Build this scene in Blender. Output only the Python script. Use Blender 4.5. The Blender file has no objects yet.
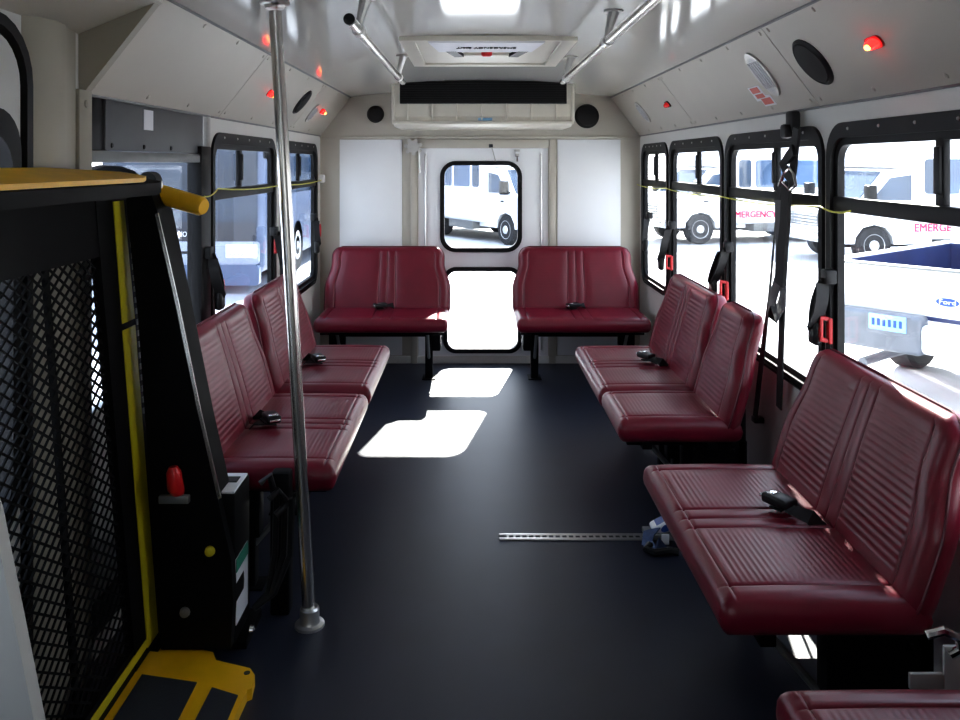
import bpy, bmesh, math, random
from mathutils import Vector, Matrix
from mathutils.geometry import tessellate_polygon
random.seed(7)
SC = bpy.context.scene
COL = SC.collection
PI = math.pi
F, CX, CY, CAMZ = 810.0, 472.0, 163.0, 1.49     # focal length in pixels, optical axis in the 960x720 frame, eye height

def at_y(px, py, Y):
    return Vector(((px - CX) * Y / F, Y, CAMZ - (py - CY) * Y / F))

def at_x(px, py, X):
    Y = X * F / (px - CX)
    return Vector((X, Y, CAMZ - (py - CY) * Y / F))

# ------------------------------------------------------------------ materials
MATS = {}
def srgb(r, g, b):
    f = lambda c: (c / 255 / 12.92) if c <= 10 else ((c / 255 + .055) / 1.055) ** 2.4
    return (f(r), f(g), f(b))

def mat(name, col, rough=.5, metal=0., var=.08, scale=18., bump=0., bscale=120., coat=0., emit=None, estr=0., spec=.5, stretch=None):
    if name in MATS: return MATS[name]
    m = bpy.data.materials.new(name); m.use_nodes = True
    nt = m.node_tree; N = nt.nodes; L = nt.links
    b = N['Principled BSDF']
    tc = N.new('ShaderNodeTexCoord')
    src = tc.outputs['Object']
    if stretch:
        mp = N.new('ShaderNodeMapping'); mp.inputs['Scale'].default_value = stretch
        L.new(src, mp.inputs['Vector']); src = mp.outputs['Vector']
    nz = N.new('ShaderNodeTexNoise'); nz.inputs['Scale'].default_value = scale; nz.inputs['Detail'].default_value = 4
    L.new(src, nz.inputs['Vector'])
    cr = N.new('ShaderNodeValToRGB')
    cr.color_ramp.elements[0].position = .3; cr.color_ramp.elements[1].position = .7
    cr.color_ramp.elements[0].color = tuple(c * (1 - var) for c in col) + (1,)
    cr.color_ramp.elements[1].color = tuple(min(1, c * (1 + var)) for c in col) + (1,)
    L.new(nz.outputs['Fac'], cr.inputs['Fac']); L.new(cr.outputs['Color'], b.inputs['Base Color'])
    b.inputs['Roughness'].default_value = rough; b.inputs['Metallic'].default_value = metal
    b.inputs['Specular IOR Level'].default_value = spec
    if coat:
        b.inputs['Coat Weight'].default_value = coat; b.inputs['Coat Roughness'].default_value = .08
    if bump:
        n2 = N.new('ShaderNodeTexNoise'); n2.inputs['Scale'].default_value = bscale; n2.inputs['Detail'].default_value = 3
        L.new(src, n2.inputs['Vector'])
        bp = N.new('ShaderNodeBump'); bp.inputs['Strength'].default_value = bump; bp.inputs['Distance'].default_value = .002
        L.new(n2.outputs['Fac'], bp.inputs['Height']); L.new(bp.outputs['Normal'], b.inputs['Normal'])
    if emit:
        b.inputs['Emission Color'].default_value = emit + (1,); b.inputs['Emission Strength'].default_value = estr
    MATS[name] = m
    return m

def glass(name, tint, refl=.06):
    m = bpy.data.materials.new(name); m.use_nodes = True
    nt = m.node_tree; N = nt.nodes; L = nt.links
    N.remove(N['Principled BSDF']); out = N['Material Output']
    t = N.new('ShaderNodeBsdfTransparent'); g = N.new('ShaderNodeBsdfGlossy'); mx = N.new('ShaderNodeMixShader')
    fw = N.new('ShaderNodeLayerWeight'); pw = N.new('ShaderNodeMath'); pw.operation = 'POWER'; pw.inputs[1].default_value = 5.
    lw = N.new('ShaderNodeMath'); lw.operation = 'MULTIPLY_ADD'; lw.inputs[1].default_value = .5; lw.inputs[2].default_value = refl * .5
    L.new(fw.outputs['Facing'], pw.inputs[0]); L.new(pw.outputs[0], lw.inputs[0])
    nz = N.new('ShaderNodeTexNoise'); nz.inputs['Scale'].default_value = 3.0
    cr = N.new('ShaderNodeValToRGB')
    cr.color_ramp.elements[0].color = tuple(c * .97 for c in tint) + (1,); cr.color_ramp.elements[1].color = tint + (1,)
    L.new(nz.outputs['Fac'], cr.inputs['Fac']); L.new(cr.outputs['Color'], t.inputs['Color'])
    g.inputs['Roughness'].default_value = .02
    L.new(lw.outputs[0], mx.inputs['Fac']); L.new(t.outputs[0], mx.inputs[1]); L.new(g.outputs[0], mx.inputs[2])
    L.new(mx.outputs[0], out.inputs['Surface'])
    return m

VINYL = mat('burgundy_vinyl', (.158, .0056, .0200), rough=.33, var=.10, scale=9, bump=.08, bscale=420, spec=.48)
VINYL_EDGE = mat('burgundy_piping', (.10, .006, .016), rough=.35, var=.05)
FLOORM = mat('navy_rubber_floor', (.0115, .0150, .0300), rough=.44, var=.14, scale=5, bump=.10, bscale=260, spec=.5)
CEIL = mat('gloss_ceiling_panel', (.60, .585, .54), rough=.085, var=.012, scale=1.5, spec=.7)
COVE = mat('warm_grey_panel', (.50, .47, .405), rough=.42, var=.02, scale=4, bump=.05, bscale=300)
BEIGE = mat('beige_moulding', (.36, .335, .27), rough=.5, var=.03, scale=5)
WALLM = mat('pale_wall_panel', (.68, .67, .635), rough=.40, var=.02, scale=4)
WALLW = mat('bright_white_panel', (.84, .85, .86), rough=.38, var=.015, scale=3)
ALU = mat('aluminium_trim', (.55, .54, .52), rough=.32, metal=.85, var=.05, scale=30)
BLACKF = mat('black_window_frame', (.006, .006, .007), rough=.45, var=.1, scale=25, spec=.22)
BLACKP = mat('black_powder_coat', (.0045, .0045, .005), rough=.6, var=.15, scale=30, bump=.05, bscale=300, spec=.08)
BLACKR = mat('black_plastic', (.008, .008, .009), rough=.4, var=.1, scale=40, spec=.3)
MESHM = mat('black_mesh_grille', (.006, .006, .006), rough=.7, var=.2, scale=60)
WEB = mat('black_webbing', (.007, .007, .008), rough=.75, var=.25, scale=160, bump=.25, bscale=600)
WEBG = mat('grey_webbing', (.10, .10, .105), rough=.75, var=.2, scale=160, bump=.25, bscale=600)
STEEL = mat('brushed_stainless', (.62, .60, .57), rough=.26, metal=1., var=.05, scale=14, stretch=(40, 40, 1.))
CHROME = mat('chrome', (.72, .72, .72), rough=.12, metal=1., var=.03)
GREYSTEEL = mat('grey_painted_steel', (.20, .205, .20), rough=.45, metal=.3, var=.1, scale=12)
YEL = mat('yellow_paint', (.84, .46, .006), rough=.42, var=.08, scale=12, bump=.05)
YELS = mat('yellow_green_stripe', (.62, .52, .012), rough=.45, var=.06, scale=20)
PAD = mat('dark_grip_pad', (.017, .021, .03), rough=.8, var=.3, scale=240, bump=.5, bscale=700)
REDK = mat('red_plastic', (.60, .012, .014), rough=.35, var=.08)
REDH = mat('red_lever', (.42, .012, .015), rough=.4, var=.06)
LENS = mat('lit_red_lens', (.7, .01, .005), rough=.2, var=.05, emit=(1., .012, .010), estr=3.)
BULB = mat('lit_amber_bulb', (1., .4, .1), rough=.3, emit=(1., .30, .05), estr=6.)
LENSDIM = mat('dull_red_glow_lens', (.55, .02, .025), rough=.25, var=.05, emit=(1., .04, .03), estr=.15)  # faint glow put into the lens of the lamp that is off
CLEARL = mat('frosted_lens', (.62, .62, .63), rough=.25, var=.12, scale=140, bump=.5, bscale=240)
GRAYP = mat('grey_header_panel', (.10, .102, .104), rough=.5, var=.05, scale=8)
PAPER = mat('white_paper', (.78, .78, .80), rough=.6, var=.02)
GREENP = mat('green_print', (.01, .22, .14), rough=.5)
REDP = mat('red_print', (.62, .14, .11), rough=.5)
INK = mat('dark_ink', (.02, .02, .022), rough=.6)
YCORD = mat('yellow_cord', (.62, .60, .10), rough=.5, var=.1, scale=60)
IVORY = mat('ivory_plastic', (.66, .62, .53), rough=.35, var=.02, scale=6)
BLUEP = mat('blue_print', (.02, .07, .30), rough=.4)
LBLUE = mat('pale_blue_badge', (.22, .42, .60), rough=.35)
OFFW = mat('off_white_panel', (.52, .52, .50), rough=.5, var=.03, scale=4)
# outside
ASPH = mat('sunlit_pavement', (.52, .52, .53), rough=.85, var=.12, scale=.8, bump=.3, bscale=60)
CARW = mat('white_car_paint', (.80, .81, .82), rough=.22, var=.01, coat=.6)
CARG = mat('dark_blue_glass', (.035, .06, .10), rough=.06, var=.25, scale=1.2, spec=.8)
CARG2 = mat('sky_blue_glass', (.075, .12, .20), rough=.05, var=.30, scale=1.0, spec=.8)
COACHW = mat('coach_silver_blue', (.11, .145, .23), rough=.3, var=.05, scale=3, coat=.3)
COACHGL = mat('coach_windscreen_glass', (.022, .036, .062), rough=.06, var=.5, scale=.9, spec=.6)
COACHD = mat('coach_dark_band', (.030, .032, .045), rough=.12, var=.2, scale=2)
TYRE = mat('tyre_rubber', (.022, .022, .024), rough=.8, var=.15, scale=30)
HUB = mat('steel_wheel', (.62, .62, .62), rough=.35, metal=.4, var=.1, scale=14)
REDT = mat('red_lettering', (.72, .015, .09), rough=.45)
HEADL = mat('headlight_lens', (.70, .72, .75), rough=.1, var=.15, scale=30)
TAILR = mat('tail_light_lens', (.45, .015, .02), rough=.15)
BEDBL = mat('dark_blue_bed', (.022, .035, .10), rough=.35, var=.2, scale=4)
BUMPG = mat('grey_bumper', (.15, .16, .18), rough=.4, metal=.3, var=.15, scale=6)
PLATEB = mat('pale_blue_plate', (.24, .46, .66), rough=.4, var=.08, scale=30)
G_CLEAR = glass('clear_window_glass', (.94, .95, .95))
G_SHADE = glass('shade_dimmed_glass', (.74, .77, .80))  # glass darkened to stand in for the shade on vehicles outside left

# ------------------------------------------------------------------ mesh builder
class MB:
    def __init__(s): s.v = []; s.f = []
    def add(s, vs, fs, M=None):
        b = len(s.v)
        for p in vs:
            p = Vector(p); s.v.append(M @ p if M is not None else p)
        s.f.extend([tuple(i + b for i in f) for f in fs]); return s
    def box(s, x0, x1, y0, y1, z0, z1, bev=0., seg=2, M=None):
        x0, x1 = sorted((x0, x1)); y0, y1 = sorted((y0, y1)); z0, z1 = sorted((z0, z1))
        bm = bmesh.new(); bmesh.ops.create_cube(bm, size=1)
        for v in bm.verts:
            v.co = Vector(((x0 + x1) / 2 + v.co.x * (x1 - x0), (y0 + y1) / 2 + v.co.y * (y1 - y0), (z0 + z1) / 2 + v.co.z * (z1 - z0)))
        if bev: bmesh.ops.bevel(bm, geom=bm.edges[:], offset=bev, segments=seg, affect='EDGES', profile=.5)
        return s.frombm(bm, M)
    def frombm(s, bm, M=None):
        bm.verts.index_update()
        s.add([v.co.copy() for v in bm.verts], [[v.index for v in f.verts] for f in bm.faces], M); bm.free(); return s
    def tube(s, pts, r, n=10, cap=True, closed=False, M=None):
        pts = [Vector(p) for p in pts]; k = len(pts)
        rr = r if isinstance(r, (list, tuple)) else [r] * k
        vs = []; fs = []; up = None
        for i, p in enumerate(pts):
            a = pts[(i - 1) % k] if (closed or i) else p; b = pts[(i + 1) % k] if (closed or i < k - 1) else p
            t = (b - a).normalized()
            if up is None:
                up = Vector((0, 0, 1)) if abs(t.z) < .9 else Vector((1, 0, 0))
            u = (up - t * up.dot(t)).normalized(); w = t.cross(u); up = u
            for j in range(n):
                q = 2 * PI * j / n
                vs.append(p + (u * math.cos(q) + w * math.sin(q)) * rr[i])
        for i in range(k if closed else k - 1):
            for j in range(n):
                i2 = (i + 1) % k
                fs.append((i * n + j, i * n + (j + 1) % n, i2 * n + (j + 1) % n, i2 * n + j))
        if cap and not closed:
            fs.append(tuple(range(n))[::-1]); fs.append(tuple((k - 1) * n + j for j in range(n)))
        return s.add(vs, fs, M)
    def cyl(s, a, b, r, r2=None, n=16, M=None):
        return s.tube([a, b], [r, r if r2 is None else r2], n, M=M)
    def ribbon(s, pts, wdir, width, thick=.0025, M=None):
        pts = [Vector(p) for p in pts]; vs = []; fs = []; k = len(pts)
        wl = wdir if isinstance(wdir, list) else [wdir] * k
        for i, p in enumerate(pts):
            t = (pts[min(i + 1, k - 1)] - pts[max(i - 1, 0)]).normalized()
            w = Vector(wl[i]); w = (w - t * w.dot(t)).normalized(); n = t.cross(w)
            for (a, b) in ((-1, -1), (1, -1), (1, 1), (-1, 1)):
                vs.append(p + w * a * width / 2 + n * b * thick / 2)
        for i in range(k - 1):
            for j in range(4):
                fs.append((i * 4 + j, i * 4 + (j + 1) % 4, i * 4 + 4 + (j + 1) % 4, i * 4 + 4 + j))
        fs.append((3, 2, 1, 0)); fs.append(tuple((k - 1) * 4 + j for j in range(4)))
        return s.add(vs, fs, M)
    def prism(s, loops, fn, t0, t1, M=None):
        """loops: outer 2-D polygon and hole polygons; fn(u, v, t) -> xyz"""
        tris = tessellate_polygon([[Vector((p[0], p[1], 0)) for p in lp] for lp in loops])
        flat = [p for lp in loops for p in lp]; n = len(flat)
        vs = [fn(p[0], p[1], t0) for p in flat] + [fn(p[0], p[1], t1) for p in flat]
        fs = [tuple(t) for t in tris] + [tuple(i + n for i in t)[::-1] for t in tris]
        b = 0
        for lp in loops:
            k = len(lp)
            for i in range(k): fs.append((b + i, b + (i + 1) % k, b + n + (i + 1) % k, b + n + i))
            b += k
        return s.add(vs, fs, M)
    def lathe(s, prof, n=24, M=None):
        """prof: (r, z) about the local z axis"""
        vs = []; fs = []; k = len(prof)
        for (r, z) in prof:
            for j in range(n): vs.append((r * math.cos(2 * PI * j / n), r * math.sin(2 * PI * j / n), z))
        for i in range(k - 1):
            for j in range(n): fs.append((i * n + j, i * n + (j + 1) % n, (i + 1) * n + (j + 1) % n, (i + 1) * n + j))
        fs.append(tuple(range(n))[::-1]); fs.append(tuple((k - 1) * n + j for j in range(n)))
        return s.add(vs, fs, M)
    def build(s, name, m, parent=None, smooth=35, world=False):
        me = bpy.data.meshes.new(name); me.from_pydata([tuple(v) for v in s.v], [], s.f); me.validate()
        bm = bmesh.new(); bm.from_mesh(me); bmesh.ops.recalc_face_normals(bm, faces=bm.faces[:]); bm.to_mesh(me); bm.free()
        me.materials.append(m)
        if smooth:
            for p in me.polygons: p.use_smooth = True
            me.set_sharp_from_angle(angle=math.radians(smooth))
        return link(name, me, parent, world)

def link(name, me, parent=None, world=False):
    o = bpy.data.objects.new(name, me); COL.objects.link(o)
    if parent is not None:
        o.parent = parent
        if world and parent.type == 'EMPTY': o.matrix_parent_inverse = ROOTM[parent.name].inverted()
    return o

ROOTM = {}
def tag(o, label, cat, group=None, kind=None):
    o['label'] = label; o['category'] = cat
    if group: o['group'] = group
    if kind: o['kind'] = kind
    return o

def thing(name, label, cat, loc=(0, 0, 0), rz=0., group=None, M=None, kind=None):
    o = bpy.data.objects.new(name, None); COL.objects.link(o); o.empty_display_size = .1
    mm = M if M is not None else Matrix.Translation(Vector(loc)) @ Matrix.Rotation(rz, 4, 'Z')
    l, r, sc = mm.decompose(); o.location = l; o.rotation_euler = r.to_euler()
    ROOTM[o.name] = mm
    return tag(o, label, cat, group, kind)

def dup(root, M, label, group=None):
    r = root.copy(); COL.objects.link(r)
    l, q, sc = M.decompose(); r.location = l; r.rotation_euler = q.to_euler(); r['label'] = label
    if group: r['group'] = group
    ROOTM[r.name] = M
    for ch in list(root.children):
        c = ch.copy(); COL.objects.link(c); c.parent = r
        for g in list(ch.children):
            d = g.copy(); COL.objects.link(d); d.parent = c
    return r

def struct(name, mb, m, label, cat, parent=None, smooth=35):
    o = mb.build(name, m, parent, smooth)
    if parent is None: tag(o, label, cat, kind='structure')
    return o

def text(name, body, size, m, M, parent=None, extrude=.0008, world=False, sx=1., bold=0.):
    cu = bpy.data.curves.new(name, 'FONT'); cu.body = body; cu.size = size; cu.align_x = 'CENTER'; cu.align_y = 'CENTER'; cu.extrude = extrude
    cu.resolution_u = 3
    ob = bpy.data.objects.new('tmp', cu); COL.objects.link(ob)
    dg = bpy.context.evaluated_depsgraph_get(); me = bpy.data.meshes.new_from_object(ob.evaluated_get(dg))
    bpy.data.objects.remove(ob); bpy.data.curves.remove(cu)
    if bold:                                          # heavier strokes: overlaid outlines
        bm = bmesh.new()
        for k, (dx, dy) in enumerate(((-bold, -bold), (bold, bold), (bold, -bold), (-bold, bold))):
            m2 = me.copy(); m2.transform(Matrix.Translation((dx, dy, k * .0004))); bm.from_mesh(m2); bpy.data.meshes.remove(m2)
        bm.to_mesh(me); bm.free()
    me.transform(M @ Matrix.Diagonal((sx, 1, 1, 1))); me.materials.clear(); me.materials.append(m); me.name = name
    return link(name, me, parent, world)

def axes(o, x, y, z):
    x, y, z = Vector(x).normalized(), Vector(y).normalized(), Vector(z).normalized()
    return Matrix(((x.x, y.x, z.x, o[0]), (x.y, y.y, z.y, o[1]), (x.z, y.z, z.z, o[2]), (0, 0, 0, 1)))

def rrect(u0, u1, v0, v1, r, n=6):
    pts = []
    for (cx, cy, a0) in ((u1 - r, v1 - r, 0), (u0 + r, v1 - r, PI / 2), (u0 + r, v0 + r, PI), (u1 - r, v0 + r, 1.5 * PI)):
        for i in range(n + 1):
            a = a0 + PI / 2 * i / n; pts.append((cx + r * math.cos(a), cy + r * math.sin(a)))
    return pts

# ------------------------------------------------------------------ the setting: bus shell
XL, XR, YB, YF = -1.13, 1.25, 6.03, -1.25
ZW, ZC, CROWN = 1.69, 1.98, .062
XCL, XCR = -.90, 1.03
XM = (XCL + XCR) / 2
def ceil_z(x): return ZC + CROWN * (1 - ((x - XM) / ((XCR - XCL) / 2)) ** 2)

struct('floor', MB().box(XL - .04, XR + .04, YF, YB + .04, -.06, 0), FLOORM, 'dark navy rubber floor down the aisle of the bus', 'floor')

side = lambda X, sgn: (lambda u, v, t: (X + sgn * t, u, v))
WT = .022
WIN_R = [(5.15, 5.93), (4.02, 5.10), (2.87, 3.97), (1.70, 2.83)]
WIN_L = [(4.77, 5.87), (3.50, 4.63)]
ZB, ZT = .635, 1.622
def hole(y0, y1, z0=ZB, z1=ZT, r=.11): return rrect(y0 + .004, y1 - .004, z0 + .004, z1 - .004, r)
outer_r = [(YF, 0), (YB, 0), (YB, ZW + .02), (YF, ZW + .02)]
struct('wall_right', MB().prism([outer_r] + [hole(*w) for w in WIN_R], side(XR, 1), 0, WT), WALLM, 'pale right side wall around the row of four windows', 'wall', smooth=20)
DOOR_L = (2.37, 3.475, .06, 1.69)
CABW = (.95, 1.985, .60, 1.62)
outer_l = [(YF, 0), (YB, 0), (YB, ZW + .02), (2.36, ZW + .02), (2.36, 1.87), (YF, 1.87)]
struct('wall_left', MB().prism([outer_l] + [hole(*w) for w in WIN_L] + [[(DOOR_L[0], DOOR_L[2]), (DOOR_L[1], DOOR_L[2]), (DOOR_L[1], DOOR_L[3]), (DOOR_L[0], DOOR_L[3])], rrect(*CABW, .10)],
       side(XL, -1), 0, WT), WALLM, 'pale left side wall behind the wheelchair lift', 'wall', smooth=20)
# rear wall with the door opening
DX0, DX1, DZ = -.40, .566, 1.60
back = lambda u, v, t: (u, YB + t, v)
orear = [(XL - .05, 0), (DX0, 0), (DX0, DZ), (DX1, DZ), (DX1, 0), (XR + .05, 0), (XR + .05, ZW), (XCR + .1, ZC + .08), (XM, ceil_z(XM) + .05), (XCL - .1, ZC + .08), (XL - .05, ZW)]
wb = struct('wall_back', MB().prism([orear], back, 0, WT), COVE, 'grey rear wall above and beside the white door', 'wall', smooth=20)
for (a, b) in ((-.985, -.52), (.635, 1.105)):
    MB().box(a, b, YB - .008, YB + .002, .06, 1.665, bev=.003).build('white_panel', WALLW, wb)
for a in (DX0 - .055, DX1 + .005):
    MB().box(a, a + .05, YB - .022, YB, 0, 1.665, bev=.006).build('door_post', COVE, wb)
MB().box(DX0 - .005, DX1 + .005, YB - .018, YB, DZ, 1.665, bev=.004).build('door_header', COVE, wb)
MB().box(XL, XR, YB - .02, YB, 1.672, 1.69, bev=.004).build('ledge', COVE, wb)
MB().box(XL + .01, XR - .01, YB - .012, YB, 0, .055, bev=.003).build('kick_strip', WALLM, wb)
# ceiling
mb = MB(); n = 16; vs = []; fs = []
for i in range(n + 1):
    x = XCL - .02 + (XCR - XCL + .04) * i / n
    z = ceil_z(x)
    for y in (YF, YB + .04): vs += [(x, y, z), (x, y, z + .03)]
for i in range(n):
    a = i * 4; b = a + 4
    fs += [(a, a + 2, b + 2, b), (a + 1, b + 1, b + 3, a + 3)]
    fs += [(a, b, b + 1, a + 1), (a + 2, a + 3, b + 3, b + 2)]
mb.add(vs, fs)
ce = struct('ceiling', mb, CEIL, 'glossy pale grey ceiling of the bus', 'ceiling', smooth=60)
# coves (sloped panels with seams)
def cove(xw, xc, segs, name, label, sgn):
    mb = MB()
    nx, nz = -sgn * .29, -.22
    l = math.hypot(nx, nz); nx /= l; nz /= l
    def q(x, z, d): return (x - nx * d, z - nz * d)
    for (y0, y1) in segs:
        y0 += .0025; y1 -= .0025
        p = [q(xw, ZW, 0), q(xc, ZC, 0), q(xc, ZC, .012), q(xw, ZW, .012)]
        mb.prism([p], lambda u, v, t: (u, t, v), y0, y1)
    o = struct(name, mb, COVE, label, 'cove', smooth=20)
    b = MB(); p = [q(xw, ZW, .011), q(xc, ZC, .011), q(xc + sgn * .05, ZC + .05, .02), q(xw + sgn * .03, ZW + .03, .02)]
    b.prism([p], lambda u, v, t: (u, t, v), segs[0][0], segs[-1][1]); b.build('leak_backing', GREYSTEEL, o)  # slab added behind the seams to stop light leaking through
    t = MB(); t.tube([(xc + sgn * .004, segs[0][0], ZC - .002), (xc + sgn * .004, segs[-1][1], ZC - .002)], .006, 8)
    t.tube([(xw - sgn * .003, segs[0][0], ZW), (xw - sgn * .003, segs[-1][1], ZW)], .0045, 8)
    t.build('edge_strip', GREYSTEEL, o)
    sc = MB()
    for (y0, y1) in segs:
        k = max(2, int((y1 - y0) / .38))
        for i in range(k + 1):
            y = y0 + .04 + (y1 - y0 - .08) * i / k
            for f in (.09, .93):
                x = xw + (xc - xw) * f; z = ZW + (ZC - ZW) * f
                sc.lathe([(.009, 0), (.008, .003), (.003, .005)], 10, axes((x, y, z), (0, 1, 0), (0, 1, 0) if 0 else Vector((nx, 0, nz)).cross(Vector((0, 1, 0))), (nx, 0, nz)))
    sc.build('screw_cap', COVE, o)
    return o
cove(XR, XCR, [(YF, 1.30), (1.30, 2.90), (2.90, 4.50), (4.50, YB)], 'trim_1', 'sloped grey cove panel above the right windows', 1)
cove(XL, XCL, [(2.34, 3.60), (3.60, 5.0), (5.0, YB)], 'trim_2', 'sloped grey cove panel above the left windows', -1)
# front left: square header over the cab door, end cap of the cove
mb = MB(); mb.prism([[(XL, 1.86), (XCL, 1.955), (XCL, 2.02), (XL - .05, 2.02), (XL - .05, 1.86)]], lambda u, v, t: (u, t, v), YF, 2.36)
h = struct('trim_3', mb, COVE, 'square header panel above the front left door', 'header', smooth=20)
mb = MB(); mb.prism([[(XL + .004, ZW - .012), (XL - .01, 1.87), (XCL, 1.965), (XCL + .006, ZC - .008), ]], lambda u, v, t: (u, t, v), 2.325, 2.362)
struct('trim_4', mb, BEIGE, 'triangular beige end cap where the left cove stops', 'end cap', smooth=20)
# front left B pillar
mb = MB()
prof = [(2.03, .0), (2.06, .030), (2.12, .044), (2.18, .036), (2.22, .018), (2.265, .012), (2.285, .012), (2.285, 0)]
mb.prism([[(y, d) for y, d in prof]], lambda u, v, t: (XL + v, u, t), .0, 1.862)
pl = struct('trim_5', mb, BEIGE, 'curved beige pillar cover beside the front left door', 'pillar cover')
mb = MB().box(XL, XL + .022, 2.288, 2.365, 0, 1.70, bev=.004)
mb.lathe([(.012, 0), (.01, .004), (.003, .006)], 12, axes((XL + .022, 2.325, 1.66), (0, 1, 0), (0, 0, 1), (1, 0, 0)))
mb.lathe([(.012, 0), (.01, .004), (.003, .006)], 12, axes((XL + .022, 2.34, 1.72), (0, 1, 0), (0, 0, 1), (1, 0, 0)))
struct('trim_6', mb, BEIGE, 'narrow beige door post beside the lift doorway', 'post')
# front left cab door
dr = tag(MB().prism([rrect(.40, 1.99, .06, 1.80, .12), rrect(CABW[0] + .02, CABW[1] - .02, CABW[2] + .02, CABW[3] - .02, .09)], side(XL + .02, -1), 0, .02).build('door_3', OFFW, None, 20),
         'off white front door at the left edge behind the lift', 'door', kind='structure')
g1 = rrect(.36, 2.035, .02, 1.845, .16); g2 = rrect(.41, 2.008, .07, 1.818, .135)
MB().prism([g1, g2], side(XL + .028, -1), 0, .028).build('gasket', BLACKF, dr, 20)
g1 = rrect(CABW[0] - .01, CABW[1] + .0, CABW[2], CABW[3], .10); g2 = rrect(CABW[0] + .05, CABW[1] - .035, CABW[2] + .05, CABW[3] - .06, .09)
MB().prism([g1, g2], side(XL + .026, -1), 0, .06).build('window_gasket', BLACKF, dr, 20)
MB().box(XL - .02, XL - .016, CABW[0] + .03, CABW[1] - .02, CABW[2] + .03, CABW[3] - .03).build('pane', G_SHADE, dr)

# windows -------------------------------------------------
def window(idx, X, sgn, y0, y1, label, gl, mull=.5, handle=None, zt=ZT):
    """X inner wall face, sgn outwards"""
    w = thing('window_%d' % idx, label, 'window', (X, (y0 + y1) / 2, ZB), kind='structure')
    f = side(X, sgn); fw = .052
    mb = MB()
    o1 = rrect(y0 - .004, y1 + .004, ZB - .004, zt + .004, .115, 8); i1 = rrect(y0 + fw * .55, y1 - fw * .55, ZB + fw * .55, zt - fw * .9, .085, 8)
    mb.prism([o1, i1], f, -.012, .022)
    o2 = rrect(y0 + fw * .45, y1 - fw * .45, ZB + fw * .45, zt - fw * .8, .09, 8); i2 = rrect(y0 + fw, y1 - fw, ZB + fw, zt - fw * 1.35, .06, 8)
    mb.prism([o2, i2], f, .004, .028)
    mb.build('frame', BLACKF, w, 25, world=True)
    zt2 = 1.375
    MB().box(X - sgn * .004, X + sgn * .026, y0 + .03, y1 - .03, zt2 - .05, zt2, bev=.006).build('transom', BLACKF, w, 25, world=True)
    ym = y0 + (y1 - y0) * mull
    mu = MB().box(X + sgn * .004, X + sgn * .024, ym - .02, ym + .02, zt2 - .01, zt - .06, bev=.004).build('slider_bar', BLACKF, w, 25, world=True)
    MB().box(X - sgn * .006, X + sgn * .016, ym - .014, ym + .014, zt2 + .03, zt2 + .16, bev=.005).build('slider_latch', BLACKR, mu, 25)
    xg = X + sgn * .016
    MB().box(xg, xg + sgn * .004, y0 + .035, y1 - .035, ZB + .03, zt2 - .02).build('pane', gl, w, 0, world=True)
    MB().box(xg, xg + sgn * .004, y0 + .035, y1 - .035, zt2 - .01, zt - .05).build('pane', gl, w, 0, world=True)
    # bottom sill bead
    MB().box(X - sgn * .012, X + sgn * .02, y0 + .10, y1 - .10, ZB + .004, ZB + .018, bev=.002).build('sill_bead', ALU, w, 25, world=True)
    mb = MB()
    k = 5
    for i in range(k):
        y = y0 + .16 + (y1 - y0 - .32) * i / (k - 1)
        mb.lathe([(.006, 0), (.004, .003)], 8, axes((X - sgn * .012, y, zt - .018), (0, 1, 0), (0, 0, 1) if sgn < 0 else (0, 0, -1), (-sgn, 0, 0)))
    mb.build('screw', ALU, w, 25, world=True)
    for hy, hz in (handle or []):
        mb = MB()
        a = Vector((X - sgn * .014, hy, hz))
        mb.box(a.x - .008, a.x + .008, hy - .012, hy + .012, hz - .045, hz + .045, bev=.005)
        mb.box(a.x - sgn * .03 - .006, a.x - sgn * .03 + .006, hy - .009, hy + .009, hz - .03, hz + .04, bev=.004)
        mb.cyl((a.x, hy, hz + .04), (a.x - sgn * .034, hy, hz + .045), .008, n=8)
        mb.cyl((a.x, hy, hz - .035), (a.x - sgn * .034, hy, hz - .03), .008, n=8)
        mb.build('release_handle', REDH, w, 25, world=True)
    return w
window(1, XR, 1, *WIN_R[3], 'black framed sliding window with the white pickup tailgate behind it', G_CLEAR, .42, [(2.80, .91)])
window(2, XR, 1, *WIN_R[2], 'black framed sliding window behind the long hanging shoulder belt', G_CLEAR, .44, [(3.93, .87)])
window(3, XR, 1, *WIN_R[1], 'black framed sliding window showing the hood of a white van', G_CLEAR, .45, [(5.02, .87)])
window(4, XR, 1, *WIN_R[0], 'narrow black framed window nearest the rear on the right wall', G_CLEAR, .5)
window(5, XL, -1, *WIN_L[1], 'black framed sliding window next to the lift doorway', G_SHADE, .42, [(4.60, 1.02), (3.535, .93)])
window(6, XL, -1, *WIN_L[0], 'black framed sliding window behind the pole near the left rear corner', G_SHADE, .5, [(5.80, 1.0)])

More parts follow.
